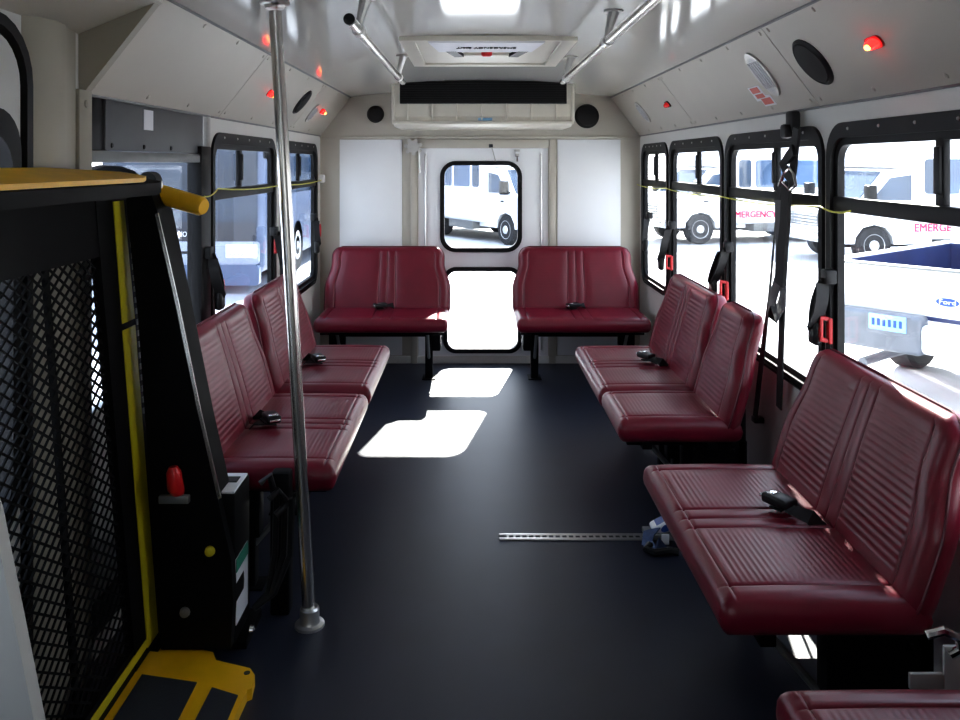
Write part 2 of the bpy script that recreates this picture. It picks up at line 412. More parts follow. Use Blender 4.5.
# lift doorway -------------------------------------------
dw = thing('door_2', 'lift doorway with black posts and a grey header panel on the left wall', 'door', (XL, 2.9, 0), kind='structure')
y0, y1 = DOOR_L[0], DOOR_L[1]
fm = MB()
fm.box(XL - .05, XL + .012, y1 - .125, y1, .06, 1.56, bev=.006)
fm.box(XL - .05, XL + .0, y0, y0 + .035, .06, 1.70, bev=.004)
fm.box(XL - .05, XL + .0, y0, y1, .06, .16, bev=.004)
fm.build('frame', BLACKF, dw, 25, world=True)
MB().box(XL - .04, XL + .006, y1 - .03, y1 + .012, .06, 1.70, bev=.005).build('jamb_strip', ALU, dw, 25, world=True)
MB().box(XL - .045, XL - .012, y0 + .03, y0 + .17, 1.50, 1.70, bev=.003).build('header_end', BLACKF, dw, 25, world=True)
hp = MB().box(XL - .03, XL - .005, y0 + .14, y1 - .055, 1.53, 1.70, bev=.004).build('header_panel', GRAYP, dw, 25, world=True)
MB().box(XL - .006, XL - .003, 2.80, 2.88, 1.605, 1.675).build('paper_label', PAPER, hp, 0)
mb = MB()
for y in (2.55, 2.8, 3.05, 3.36): mb.lathe([(.009, 0), (.006, .004)], 10, axes((XL - .004, y, 1.545), (0, 1, 0), (0, 0, 1), (1, 0, 0)))
mb.build('screw', BLACKR, hp)
MB().box(XL - .035, XL + .006, y0, y1 - .03, 1.492, 1.528, bev=.004).build('drip_rail', GREYSTEEL, dw, 25, world=True)
MB().box(XL - .04, XL - .01, y0 + .03, y1 - .12, .16, .74, bev=.004).build('lower_panel', OFFW, dw, 25, world=True)
MB().box(XL - .034, XL - .030, y0 + .03, y1 - .05, .73, 1.50).build('pane', G_SHADE, dw, 0, world=True)

# rear door ----------------------------------------------
rd = thing('door_1', 'white rear door with two black rimmed windows', 'door', (.08, YB, 0), kind='structure')
fb = back
UW = (-.238, .372, .827, 1.505); LW = (-.215, .372, .075, .716)
UG = rrect(UW[0] + .02, UW[1] - .02, UW[2] + .02, UW[3] - .02, .10, 8); LG = rrect(LW[0] + .02, LW[1] - .02, LW[2] + .02, LW[3] - .02, .08, 8)
MB().prism([[(DX0, .01), (DX1, .01), (DX1, DZ), (DX0, DZ)], UG, LG], fb, .004, .04).build('panel', WALLW, rd, 20, world=True)
for (w, r) in ((UW, .115), (LW, .095)):
    a = rrect(*w, r, 8); b = rrect(w[0] + .032, w[1] - .032, w[2] + .032, w[3] - .032, r - .03, 8)
    fr = MB().prism([a, b], fb, -.012, .045).build('window_rim', BLACKF, rd, 25, world=True)
    MB().prism([rrect(w[0] + .025, w[1] - .025, w[2] + .025, w[3] - .025, r - .02, 8)], fb, .018, .022).build('pane', G_CLEAR, fr, 0)
mb = MB(); mb.cyl((-.345, YB - .004, .35), (-.345, YB - .004, 1.56), .007, n=8); mb.cyl((.515, YB - .004, .1), (.515, YB - .004, 1.56), .006, n=8)
mb.build('edge_rod', ALU, rd, world=True)
# closer bracket on the door corner, hook and chain
bt = thing('door_hinge_bracket', 'grey star shaped metal bracket at the top left corner of the rear door', 'bracket', (-.435, YB - .02, 1.61))
mb = MB(); mb.cyl((-.435, YB - .045, 1.61), (-.435, YB - .018, 1.61), .045, n=14)
for i in range(7):
    a = 2 * PI * i / 7 + .3; c = (-.435 + .055 * math.cos(a), 1.61 + .05 * math.sin(a))
    mb.cyl((c[0], YB - .040, c[1]), (c[0], YB - .018, c[1]), .015, n=8)
mb.build('plate', ALU, bt, world=True)
MB().tube([(-.39, YB - .034, 1.59), (-.385, YB - .03, 1.42)], .006, 8).build('rod', ALU, bt, world=True)
hk = thing('door_hook', 'small dark hook and wire above the rear window', 'hook', (.14, YB - .02, 1.62))
MB().box(.125, .155, YB - .03, YB - .012, 1.605, 1.63, bev=.004).build('clip', INK, hk, world=True)
MB().tube([(.145, YB - .026, 1.61), (.16, YB - .022, 1.56), (.175, YB - .02, 1.50)], .0035, 6).build('wire', ALU, hk, world=True)
hk = thing('door_catch', 'small metal catch above the right corner of the rear window', 'catch', (.335, YB - .02, 1.58))
MB().box(.315, .355, YB - .02, YB - .002, 1.575, 1.59, bev=.003).box(.32, .35, YB - .022, YB - .002, 1.535, 1.56, bev=.004).build('plate', ALU, hk, world=True)
MB().tube([(.335, YB - .02, 1.54), (.335, YB - .024, 1.50)], .008, 8).build('pin', CHROME, hk, world=True)

# unseen front wall; windscreen opening shrunk to cut light from behind the viewer
struct('wall_front', MB().prism([[(XL, 0), (XR, 0), (XR, 1.9), (XCR, 2.03), (XCL, 2.03), (XL, 1.9)], rrect(-.55, .65, 1.0, 1.55, .1)], lambda u, v, t: (u, YF - t, v), 0, .04),
       OFFW, 'unseen front wall behind the viewer, opening narrowed to dim the light', 'wall')
struct('window_7', MB().box(-.87, .97, YF - .025, YF - .02, .83, 1.64), G_CLEAR, 'windscreen at the front of the bus', 'window')

# ------------------------------------------------------------------ bench seats
def lin(a, b, n): return [a + (b - a) * i / n for i in range(n + 1)]
def sstep(a, b, x):
    t = max(0., min(1., (x - a) / (b - a))); return t * t * (3 - 2 * t)

def pad(hl, H, Tf, Tb, hw, seams, ribz, wr, r=.045, ribd=.0032, pitch=.0175, hseams=()):
    """upholstered pad: u along the bench (-hl..hl), w across (0..H), n out of the face; returns MB in (u, w, n)"""
    us = set()
    for e in (0, .004, .011, .02, .032, .046, .06): us.add(round(-hl + e, 5)); us.add(round(hl - e, 5))
    for s_ in seams:
        for d in (-.012, -.006, -.003, 0, .003, .006, .012): us.add(round(s_ + d, 5))
    for (a, b) in ribz:
        for x in lin(a, b, 5): us.add(round(x, 5))
    us = sorted(us)
    keep = [us[0]]
    for x in us[1:]:
        if x - keep[-1] > .0015: keep.append(x)
    us = keep
    ws = set()
    for e in (0, .004, .011, .02, .032, .046): ws.add(round(e, 5)); ws.add(round(H - e, 5))
    k = int((wr[1] - wr[0]) / pitch * 4)
    for x in lin(wr[0], wr[1], k): ws.add(round(x, 5))
    for s_ in hseams:
        for d in (-.006, -.003, 0, .003, .006): ws.add(round(s_ + d, 5))
    ws = sorted(ws); keep = [ws[0]]
    for x in ws[1:]:
        if x - keep[-1] > .0012: keep.append(x)
    ws = keep
    nu, nw = len(us), len(ws); mb = MB(); vs = []; fs = []
    def prof(d): 
        t = max(0., min(1., d / r)); return math.sqrt(max(0., 1 - (1 - t) ** 2))
    for sgn, T in ((1, Tf), (-1, Tb)):
        for w in ws:
            h = hw(w)
            for u in us:
                x = u / hl * h
                d = min(h - abs(x), w, H - w)
                p = prof(d)
                n = T * p
                if sgn > 0:
                    n += T * .10 * p * (1 - (2 * w / H - 1) ** 2)
                    if p > .97:
                        for (a, b) in ribz:
                            m_ = sstep(a, a + .012, u) * (1 - sstep(b - .012, b, u)) * sstep(wr[0], wr[0] + .01, w) * (1 - sstep(wr[1] - .01, wr[1], w))
                            if m_ > 0: n -= ribd * m_ * (1 - abs(math.sin(PI * (w - wr[0]) / pitch)) ** .6)
                        for s_ in seams:
                            dd = abs(u - s_)
                            if dd < .012: n -= .006 * (1 - dd / .012) ** 2 * sstep(.0, .05, d)
                        for s_ in hseams:
                            dd = abs(w - s_)
                            if dd < .006: n -= .004 * (1 - dd / .006) ** 1.5
                vs.append((x, w, sgn * n))
    o = nu * nw
    for j in range(nw - 1):
        for i in range(nu - 1):
            a = j * nu + i
            fs.append((a, a + 1, a + nu + 1, a + nu)); fs.append((o + a, o + a + nu, o + a + nu + 1, o + a + 1))
    mb.add(vs, fs)
    bm = bmesh.new(); me = bpy.data.meshes.new('t'); me.from_pydata([tuple(v) for v in mb.v], [], mb.f); bm.from_mesh(me); bpy.data.meshes.remove(me)
    bmesh.ops.remove_doubles(bm, verts=bm.verts[:], dist=.00005)
    return MB().frombm(bm)

def bench(name, label, L, M, group, double=True, buckle=True, belt=None, mech=True, rib=1., off=.447, lean=16.):
    t = thing(name, label, 'bench seat', M=M, group=group)
    hl = L / 2; H = .482; D = .492
    if double: seams = [-hl + .075, -.06, 0, .06, hl - .075]; rz = [(-hl + .078, -.063), (.063, hl - .078)]
    else: seams = [-hl + .06, hl - .06]; rz = [(-hl + .063, hl - .063)]
    def hws(w):
        e = .035
        if w < e: return hl - .02 * (1 - math.sqrt(max(0, 1 - (1 - w / e) ** 2)))
        return hl
    s = pad(hl, D, .048, .048, hws, seams, rz, (.055, .40), r=.04, hseams=(.042,), pitch=.0152, ribd=.0014 * rib)
    Ms = Matrix(((1, 0, 0, 0), (0, 1, 0, 0), (0, 0, 1, .4225), (0, 0, 0, 1)))
    for i, v in enumerate(s.v): s.v[i] = Ms @ v
    s.build('cushion', VINYL, t, 50)
    top_in = .036 if double else .034
    def hwb(w):
        h = hl + .004 - (top_in + .008) * sstep(.18, .36, w) - .008 * (1 - sstep(0, .06, w))
        c = .075
        if w > H - c:
            k = (w - (H - c)) / c; h -= c * (1 - math.sqrt(max(0, 1 - k * k)))
        if w < .02: h -= .012 * (1 - w / .02)
        return h
    bk = pad(hl, H, .052, .036, hwb, seams, rz, (.06, .425), r=.045, ribd=.0027 * rib, pitch=.0205)
    a = math.radians(lean)
    Mb = axes((0, off, .416), (1, 0, 0), (0, math.sin(a), math.cos(a)), (0, -math.cos(a), math.sin(a)))
    for i, v in enumerate(bk.v): bk.v[i] = Mb @ v
    bo = bk.build('backrest', VINYL, t, 50)
    # piping along the back outline and the front of the cushion
    pts = []
    ws = lin(.0, H, 40)
    for w in ws: pts.append(Mb @ Vector((hwb(w) - .002, w, .018)))
    for w in ws[::-1]: pts.append(Mb @ Vector((-hwb(w) + .002, w, .018)))
    clean = [pts[0]]
    for p in pts[1:]:
        if (p - clean[-1]).length > .004: clean.append(p)
    MB().tube(clean, .0042, 6).build('piping', VINYL_EDGE, bo)
    fr = MB()
    for y in (.10, .36): fr.box(-hl + .03, hl - .03, y, y + .04, .345, .385, bev=.004)
    for x in ((-hl + .08, 0, hl - .08) if double else (-hl + .06, hl - .06)): fr.box(x - .02, x + .02, .04, .46, .36, .388, bev=.003)
    fr.box(-hl + .06, hl - .06, .490, .525, .25, .50, bev=.006)
    fo = fr.build('frame', BLACKP, t)
    if mech:
        for x in (-hl + .09, hl - .09):
            mh = MB()
            mh.box(x - .03, x + .03, .27, .53, .20, .37, bev=.006)
            for (yy, zz) in ((.31, .34), (.47, .33), (.47, .25)):
                mh.lathe([(.010, 0), (.009, .006), (.004, .009)], 8, axes((x - .03, yy, zz), (0, 1, 0), (0, 0, 1), (-1, 0, 0)))
                mh.lathe([(.010, 0), (.009, .006), (.004, .009)], 8, axes((x + .03, yy, zz), (0, 1, 0), (0, 0, 1), (1, 0, 0)))
            mh.build('fold_mechanism', BLACKP, t)
    for x in ((-hl + .14, hl - .14) if double else (-hl + .08, hl - .08)):
        lg = MB().box(x - .026, x + .026, .30, .352, 0, .35, bev=.004)
        lg.box(x - .045, x + .045, .27, .40, 0, .008, bev=.002)
        lg.build('leg', BLACKP, t)
    for x in ((-hl + .14, hl - .14) if double else (0,)):
        MB().cyl((x, .33, .12), (x, .12, .36), .011, n=8).build('brace', GREYSTEEL, t)
    # belts
    for bx in (belt if belt is not None else ([0.] if double else [])):
        sb = MB()
        z = .478
        sb.ribbon([(bx - .05, .405, z - .02), (bx - .052, .375, z + .012), (bx - .045, .335, z + .012), (bx - .03, .30, z + .006)], (1, 0, 0), .045, .004)
        sb.ribbon([(bx + .045, .405, z - .02), (bx + .05, .37, z + .018), (bx + .025, .33, z + .026), (bx - .03, .325, z + .022), (bx - .055, .345, z + .02)], (0, 1, .2), .040, .004)
        so = sb.build('seat_belt', WEB, t)
        Mk = Matrix.Translation((bx - .035, .315, z + .030)) @ Matrix.Rotation(.5, 4, 'Z')
        MB().box(-.045, .045, -.028, .028, -.014, .014, bev=.008, seg=3, M=Mk).build('buckle', BLACKR, so)
        MB().box(-.058, -.043, -.02, .02, -.004, .004, bev=.002, M=Mk).box(-.035, -.012, -.018, .018, .0135, .0165, bev=.002, M=Mk).build('latch_plate', CHROME, so)
    return t

RM = lambda x, y: Matrix.Translation((x, y, 0)) @ Matrix.Rotation(-PI / 2, 4, 'Z')
LM = lambda x, y: Matrix.Translation((x, y, 0)) @ Matrix.Rotation(PI / 2, 4, 'Z')
BM = lambda x, y: Matrix.Translation((x, y, 0))
GB = 'burgundy bench seats around the walls'
LB = .885
XF_R, XF_L = .580, -.460
b0 = bench('bench_seat', 'burgundy two seat bench below the tailgate window with sun streaks and a belt buckle', LB, RM(XF_R, 2.325), GB, off=.468, lean=18.5)
# white L bracket on the front bench frame
dup(b0, RM(.590, 1.150), 'burgundy bench cut off by the bottom right corner of the photo', GB)
b2 = bench('bench_seat', 'burgundy two seat bench on the right just behind the narrow single seat', LB, RM(XF_R - .006, 4.10), GB)
dup(b2, LM(XF_L, 3.165), 'burgundy two seat bench right beside the wheelchair lift', GB)
dup(b2, LM(XF_L, 4.12), 'burgundy two seat bench behind the pole under the left windows', GB)
b1 = bench('bench_seat', 'burgundy bench against the rear wall left of the rear door', LB, BM(-.60, 5.285), GB, rib=.12, lean=13.)
dup(b1, BM(.735, 5.285), 'burgundy bench against the rear wall right of the rear door', GB)
bench('bench_seat', 'narrow burgundy single seat behind the hanging shoulder belt', .445, RM(XF_R - .0, 3.425), GB, double=False)
bt = thing('seat_bracket', 'pale metal L bracket with chrome hook under the tailgate-side bench', 'bracket', (1.06, 1.78, 0))
mb = MB(); mb.box(1.035, 1.075, 1.775, 1.785, .0, .43, bev=.003); mb.box(.96, 1.035, 1.775, 1.785, .335, .37, bev=.003); mb.box(1.02, 1.09, 1.73, 1.84, 0, .008, bev=.002)
mb.build('plate', OFFW, bt, world=True)
MB().tube([(.995, 1.775, .455), (1.03, 1.77, .468), (1.06, 1.765, .455), (1.065, 1.765, .43), (1.045, 1.77, .415)], .010, 8).build('hook', CHROME, bt, world=True)

# ------------------------------------------------------------------ stanchion pole and ceiling grab rails
pt = thing('grab_pole', 'stainless steel floor to ceiling pole in front of the left benches', 'pole', (-.523, 2.61, 0))
ptop = Vector((-.636, 2.61, ceil_z(-.636)))
pbot = Vector((-.523, 2.61, 0))
MB().tube([pbot + (ptop - pbot) * .012, pbot + (ptop - pbot) * .985], .0205, 20).build('tube', STEEL, pt, world=True)
MB().lathe([(.048, 0), (.047, .008), (.034, .012), (.031, .018), (.031, .055), (.026, .062)], 20, Matrix.Translation(pbot)).build('floor_flange', ALU, pt, world=True)
MB().lathe([(.048, 0), (.047, -.008), (.034, -.012), (.031, -.016), (.030, -.022)], 20, Matrix.Translation(ptop)).build('ceiling_flange', ALU, pt, world=True)

def rail(label, x, ya, yb, brackets, cap):
    t = thing('ceiling_grab_rail', label, 'grab rail', (x, ya, 1.93), group='grab rails on the ceiling')
    MB().tube([(x, ya, 1.92), (x, yb - .03, 1.92), (x, yb, 1.922)], [.0165, .0165, .012], 16).build('tube', STEEL, t, world=True)
    MB().cyl((x, ya - .012, 1.92), (x, ya + .004, 1.92), .0175, n=16).build('end_cap', BLACKR, t, world=True)
    for y in brackets:
        b = MB(); zc = ceil_z(x)
        b.tube([(x, y, 1.925), (x + .004, y, 1.955), (x + .022, y + .0, zc - .006)], [.011, .013, .02], 10)
        b.cyl((x, y - .03, 1.92), (x, y + .03, 1.92), .0205, n=16)
        b.cyl((x + .022, y, zc - .008), (x + .022, y, zc - .0005), .034, n=16)
        b.build('bracket', ALU, t, world=True)
    return t
rail('short stainless ceiling rail with a black end cap, left of the roof hatch', -.367, 2.43, 4.32, (2.63, 4.05), True)
rail('stainless ceiling rail right of the roof hatch running out of the top of the photo', .478, 1.0, 4.30, (2.86, 4.10), False)

# ------------------------------------------------------------------ roof hatch, air conditioner, ceiling bits
ht = thing('roof_hatch', 'ivory emergency roof hatch with red knob and black hinges in the ceiling', 'roof hatch', (.07, 4.1, 2.03))
zc = 2.026
fr = [(-.315, 3.48), (.455, 3.48), (.455, 4.42), (-.315, 4.42)]
inn = [(-.25, 3.545), (.39, 3.545), (.39, 4.34), (-.25, 4.34)]
MB().prism([fr, inn], lambda u, v, t: (u, v, t), zc - .010, zc + .012).build('rim', IVORY, ht, 20, world=True)
cov = MB().prism([rrect(-.25, .39, 3.54, 4.345, .05)], lambda u, v, t: (u, v, t), zc - .001, zc + .010).build('cover', IVORY, ht, 20, world=True)
MB().prism([[(-.19, 3.50), (.315, 3.50), (.28, 3.80), (-.155, 3.80)]], lambda u, v, t: (u, v, t), zc - .016, zc + .004).build('centre_plate', PAPER, cov, 20)
for s_, x in ((1, -.115), (-1, .255)):
    MB().prism([[(x - .01 * s_, 3.78), (x + .04 * s_, 3.78), (x + .075 * s_, 3.98), (x + .03 * s_, 3.98)]], lambda u, v, t: (u, v, t), zc - .016, zc + .004).build('hinge', BLACKR, ht, 20, world=True)
MB().box(-.04, .18, 3.93, 3.96, zc - .014, zc + .004, bev=.004).build('bar', IVORY, ht, world=True)
MB().lathe([(.026, 0), (.026, -.014), (.018, -.02)], 16, Matrix.Translation((.07, 3.85, zc - .010))).build('knob', REDK, ht, world=True)
text('lettering', 'EMERGENCY EXIT', .060, INK, axes((.065, 3.645, zc - .0175), (-1, 0, 0), (0, 1, 0), (0, 0, -1)), ht, world=True, sx=.56, bold=.001)

ac = thing('air_conditioner', 'beige rear air conditioner with a wide black grille above the rear door', 'air conditioner', (.07, 5.7, 1.71))
X0, X1 = -.525, .67
mb = MB()
p = [(5.40, 2.02), (5.40, 1.80), (5.425, 1.755), (5.47, 1.735), (6.025, 1.735), (6.025, 2.02)]
mb.prism([p], lambda u, v, t: (t, u, v), X0, X1)
mb.build('housing', IVORY, ac, 20, world=True)
MB().box(-.48, .63, 5.385, 5.41, 1.885, 2.035, bev=.003).build('grille', MESHM, ac, 25, world=True)
mb = MB()
for i in range(9): mb.box(-.475, .625, 5.375, 5.392, 1.895 + i * .0155, 1.899 + i * .0155)
mb.build('louvres', BLACKF, ac, 0, world=True)
mb = MB()
for i in range(7): x = -.43 + i * .165; mb.box(x - .005, x + .005, 5.384, 5.402, 1.775, 1.885, bev=.002)
mb.box(X0 - .006, X1 + .006, 5.378, 5.405, 1.748, 1.768, bev=.004)
for x in (X0, X1): mb.box(x - .012, x + .012, 5.388, 5.44, 1.76, 2.02, bev=.01)
mb.build('ribs', IVORY, ac, 25, world=True)
MB().box(.04, .135, 5.386, 5.402, 1.772, 1.79, bev=.005).build('badge', LBLUE, ac, world=True)

def speaker_on(label, M, r, grp):
    t = thing('speaker', label, 'speaker', M=M, group=grp)
    MB().lathe([(r * 1.1, -.002), (r * 1.1, .004), (r * 1.0, .010), (r * .97, .006)], 32).build('rim', BLACKR, t)
    MB().lathe([(r * .98, .002), (r * .9, .012), (r * .5, .017), (.002, .019)], 32).build('grille', MESHM, t)
GS = 'round black speakers'
yb = YB - .001
speaker_on('small round black speaker left of the air conditioner', axes((-.718, yb, 1.853), (1, 0, 0), (0, 0, 1), (0, -1, 0)), .058, GS)
speaker_on('larger round black speaker right of the air conditioner', axes((.855, yb, 1.838), (1, 0, 0), (0, 0, 1), (0, -1, 0)), .082, GS)

def cove_frame(px, py, sgn):
    xw, xc = (XR, XCR) if sgn > 0 else (XL, XCL)
    # X = xw - k (Z - ZW)
    k = (xw - xc) / (ZC - ZW)
    a = (px - CX) / F; b = -(py - CY) / F
    Y = (xw - k * (CAMZ - ZW)) / (a + k * b)
    o = Vector((a * Y, Y, CAMZ + b * Y))
    n = Vector((-sgn * (ZC - ZW), 0, -abs(xw - xc))).normalized()
    x = Vector((0, sgn, 0)); y = n.cross(x)
    return axes(o, x, y, n)
speaker_on('black speaker in the sloped panel between two lamps, above the front right window', cove_frame(813, 62, 1), .085, GS)
speaker_on('black speaker in the sloped panel left of the rear wall, beside the pole', cove_frame(302, 102, -1), .078, GS)

def marker(label, M, lit=True):
    t = thing('marker_light', label, 'marker light', M=M, group='red marker lights on the sloped panels')
    MB().prism([rrect(-.042, .042, -.020, .020, .018)], lambda u, v, q: (u, v, q), -.002, .006).build('base', BLACKR if not lit else REDK, t)
    bm = bmesh.new(); bmesh.ops.create_uvsphere(bm, u_segments=20, v_segments=10, radius=1)
    for v in bm.verts: v.co = Vector((v.co.x * .036, v.co.y * .0165, max(0, v.co.z) * .024 + .005))
    lo = MB().frombm(bm).build('lens', LENS if lit else LENSDIM, t)
    if lit:
        bm = bmesh.new(); bmesh.ops.create_uvsphere(bm, u_segments=14, v_segments=8, radius=1)
        for v in bm.verts: v.co = Vector((v.co.x * .014, v.co.y * .009, v.co.z * .007 + .0265))
        MB().frombm(bm).build('bulb', BULB, lo)
marker('glowing red marker light at the top right corner of the photo', cove_frame(875, 42, 1))
marker('dull red marker light with a faint added glow above the far right windows', cove_frame(668, 104, 1), False)
marker('glowing red marker light just left of the steel pole', cove_frame(270, 93, -1))
marker('glowing red marker light in the rear left corner, right of the pole', cove_frame(322, 111, -1))

def dome(label, M, a, b):
    t = thing('dome_light', label, 'dome light', M=M, group='oval dome lights')
    el = lambda k: [(a * k * math.cos(2 * PI * i / 32), b * k * math.sin(2 * PI * i / 32)) for i in range(32)]
    MB().prism([el(1.18), el(.9)], lambda u, v, q: (u, v, q), -.001, .008).build('rim', ALU, t, 25)
    MB().prism([el(.98)], lambda u, v, q: (u, v, q), .0, .008).build('lens', CLEARL, t, 25)
    mb = MB()
    for i in range(-2, 3): mb.box(a * .38 * i - .004, a * .38 * i + .004, -b * .7, b * .7, .007, .011, bev=.001)
    mb.build('lens_ribs', CLEARL, t, 25)
dome('oval dome light above the red and white warning sticker', cove_frame(763, 74, 1), .062, .088)
dome('oval dome light near the rear end of the right sloped panel', cove_frame(643, 112, 1), .062, .070)
dome('oval dome light by the rear left corner beside the marker light', cove_frame(312, 113, -1), .055, .060)

st = thing('warning_sticker', 'red and white warning sticker below the oval dome light', 'sticker', M=cove_frame(762, 96, 1))
MB().prism([[(-.085, .0), (-.085, .05), (.04, .05), (.04, .02), (.085, .02), (.085, -.05), (-.04, -.05), (-.04, 0)]], lambda u, v, q: (u, v, q), .0, .0012).build('backing', PAPER, st, 0)
MB().box(-.07, .03, .012, .042, .001, .0018).box(-.03, .06, -.012, .008, .001, .0018).box(-.02, .07, -.045, -.018, .001, .0018).build('print', REDP, st, 0)

# ------------------------------------------------------------------ cords and belts along the walls
def cord(label, pts, sag=.012):
    out = []
    for a, b in zip(pts[:-1], pts[1:]):
        a, b = Vector(a), Vector(b)
        for i in range(6):
            s_ = i / 6; p = a.lerp(b, s_); p.z -= sag * 4 * s_ * (1 - s_); out.append(p)
    out.append(Vector(pts[-1]))
    o = MB().tube(out, .0032, 6).build('signal_cord', YCORD)
    tag(o, label, 'cord', 'yellow signal cords'); return o
xr = XR - .026
cord('thin yellow cord strung along the right windows', [(xr, 6.0, 1.33), (xr, 5.12, 1.33), (xr, 3.99, 1.325), (xr, 2.85, 1.337), (xr, 2.62, 1.335)])
xl = XL + .026
cord('thin yellow cord strung along the left windows', [(xl, 5.95, 1.365), (xl, 4.70, 1.363), (xl, 3.52, 1.378), (xl, 3.34, 1.352)])
t = thing('cord_mount', 'small white cord mount in the rear left corner', 'mount', (XL, 5.95, 1.37))
MB().box(XL, XL + .045, 5.935, 5.995, 1.345, 1.405, bev=.01).build('body', WALLW, t, world=True)

# long shoulder belt on the right wall
sb = thing('shoulder_belt', 'long black shoulder belt hanging from the wall between the right front windows', 'belt', (XR, 3.1, 1.66))
a = at_x(796, 124, XR - .02)
mb = MB(); mb.box(XR - .05, XR - .014, a.y - .035, a.y + .035, a.z - .03, a.z + .05, bev=.012)
mb.box(XR - .075, XR - .04, a.y - .025, a.y + .025, a.z - .055, a.z + .0, bev=.012)
mb.build('anchor', BLACKR, sb, world=True)
X = XR - .07
pts = [at_x(797, 128, X), at_x(795, 150, X), at_x(793, 170, X), at_x(790, 185, X)]
MB().ribbon(pts, (0, 1, 0), .050, .010).build('upper_strap', WEB, sb, world=True)
pts = [at_x(794, 150, X - .01), at_x(788, 158, X - .012), at_x(783, 164, X - .014), at_x(787, 172, X - .014), at_x(792, 180, X - .012)]
mb = MB().ribbon(pts, (0, 1, 0), .045, .012); mb.build('folded_loop', WEB, sb, world=True)
MB().tube([at_x(x_, y_, X - .018) for x_, y_ in ((779, 186), (784, 174), (790, 168), (794, 175), (796, 185), (790, 190), (783, 182))], .006, 8).build('height_clip', CHROME, sb, world=True)
pts = [at_x(x_, y_, XR - .045) for x_, y_ in ((789, 184), (787, 220), (785, 250), (783, 290), (781, 350), (779, 408))]
MB().ribbon(pts, (0, 1, 0), .050, .006).build('long_strap', WEB, sb, world=True)
pts = [at_x(x_, y_, X - .012) for x_, y_ in ((787, 182), (786, 200), (785, 225), (782, 250), (780, 285))]
MB().ribbon(pts, (0, 1, 0), .072, .012).build('doubled_strap', WEB, sb, world=True)
pts = [at_x(x_, y_, XR - .035) for x_, y_ in ((780, 184), (775, 230), (769, 300), (763, 350), (755, 418))]
MB().ribbon(pts, [(0, 1, 0), (.3, 1, 0), (.2, 1, 0), (0, 1, 0), (0, 1, 0)], .046, .004).build('lap_strap', WEB, sb, world=True)
b = at_x(755, 420, XR - .035)
MB().box(XR - .045, XR - .001, b.y - .022, b.y + .022, b.z - .01, b.z + .015, bev=.005).build('lower_anchor', BLACKR, sb, world=True)
pts = [at_x(x_, y_, XR - .055) for x_, y_ in ((778, 200), (779, 250), (778, 280), (773, 298), (769, 311), (777, 313), (783, 300), (783, 285))]
MB().ribbon(pts, (.1, 1, 0), .085, .004).build('loose_end', WEBG, sb, world=True)

def loop_belt(label, X, sgn, top, bot, wd, bulge):
    t = thing('wall_belt', label, 'belt', M=Matrix.Translation(at_x(*top, X)), group='short belts on the window pillars')
    a = at_x(*top, X - sgn * .03); b = at_x(*bot, X - sgn * .05)
    mb = MB()
    mb.box(X - sgn * .04, X, a.y - .022, a.y + .022, a.z - .02, a.z + .03, bev=.006); mb.build('anchor', BLACKR, t, world=True)
    m_ = (a + b) / 2
    n = 10; pts = []
    side_ = Vector((0, 1, 0))
    for i in range(n + 1):
        s_ = i / n; pts.append(a.lerp(b, s_) + side_ * bulge * math.sin(PI * s_) )
    for i in range(1, n):
        s_ = 1 - i / n; pts.append(a.lerp(b, s_) - side_ * bulge * math.sin(PI * s_) + Vector((-sgn * .012, 0, 0)))
    MB().ribbon(pts, (1, .25, 0), wd, .006).build('strap', WEB, t, world=True)
    k = MB(); c = b
    k.box(c.x - .016, c.x + .016, c.y - .03, c.y + .03, c.z - .05, c.z + .035, bev=.012, seg=3); k.build('tongue_cover', BLACKR, t, world=True)
loop_belt('black belt loop on the pillar left of the tailgate window', XR, 1, (826, 278), (815, 330), .050, .030)
loop_belt('black belt drawn over the backrest behind the single seat', XR, 1, (726, 248), (713, 284), .045, -.02)
loop_belt('black belt loop above the far right bench backrest', XR, 1, (670, 226), (661, 262), .045, .03)
loop_belt('black belt at the rear right corner by the narrow window', XR, 1, (648, 216), (645, 244), .04, .03)
loop_belt('black belt loop next to the lift doorway post', XL, -1, (210, 254), (220, 298), .04, .035)
loop_belt('black belt loop half hidden behind the steel pole', XL, -1, (276, 232), (284, 268), .045, .03)
loop_belt('black belt in the rear left corner beside the window', XL, -1, (315, 218), (317, 246), .04, .03)

# ------------------------------------------------------------------ floor track and tie-down
tr = thing('floor_track', 'slotted aluminium tie-down track set across the floor', 'floor track', (.42, 3.22, 0))
ya, yb2 = 3.195, 3.250
x0, x1 = .108, .90
mb = MB().box(x0, x1, ya, ya + .019, 0, .005, bev=.0015).box(x0, x1, yb2 - .019, yb2, 0, .005, bev=.0015)
mb.build('rail', ALU, tr, world=True)
MB().box(x0, x1, ya + .016, yb2 - .016, .0005, .0025).build('slot', INK, tr, 0, world=True)
mb = MB(); x = x0 + .03
while x < x1 - .02:
    mb.box(x, x + .009, ya + .015, yb2 - .015, .001, .0046); x += .0265
mb.build('teeth', ALU, tr, 0, world=True)
td = thing('tie_down', 'small blue and white wheelchair tie-down clipped on the floor track', 'tie-down', (.73, 3.2, 0))
c = Vector((.735, 3.19, 0))
mb = MB().box(c.x - .055, c.x + .06, c.y - .025, c.y + .06, .012, .035, bev=.006)
Mt = Matrix.Translation((c.x + .03, c.y + .03, .055)) @ Matrix.Rotation(-.5, 4, 'Y')
mb.build('base', GREYSTEEL, td, world=True)
body = MB().box(-.055, .055, -.035, .035, -.022, .022, bev=.012, seg=3, M=Mt).build('housing', WALLW, td, world=True)
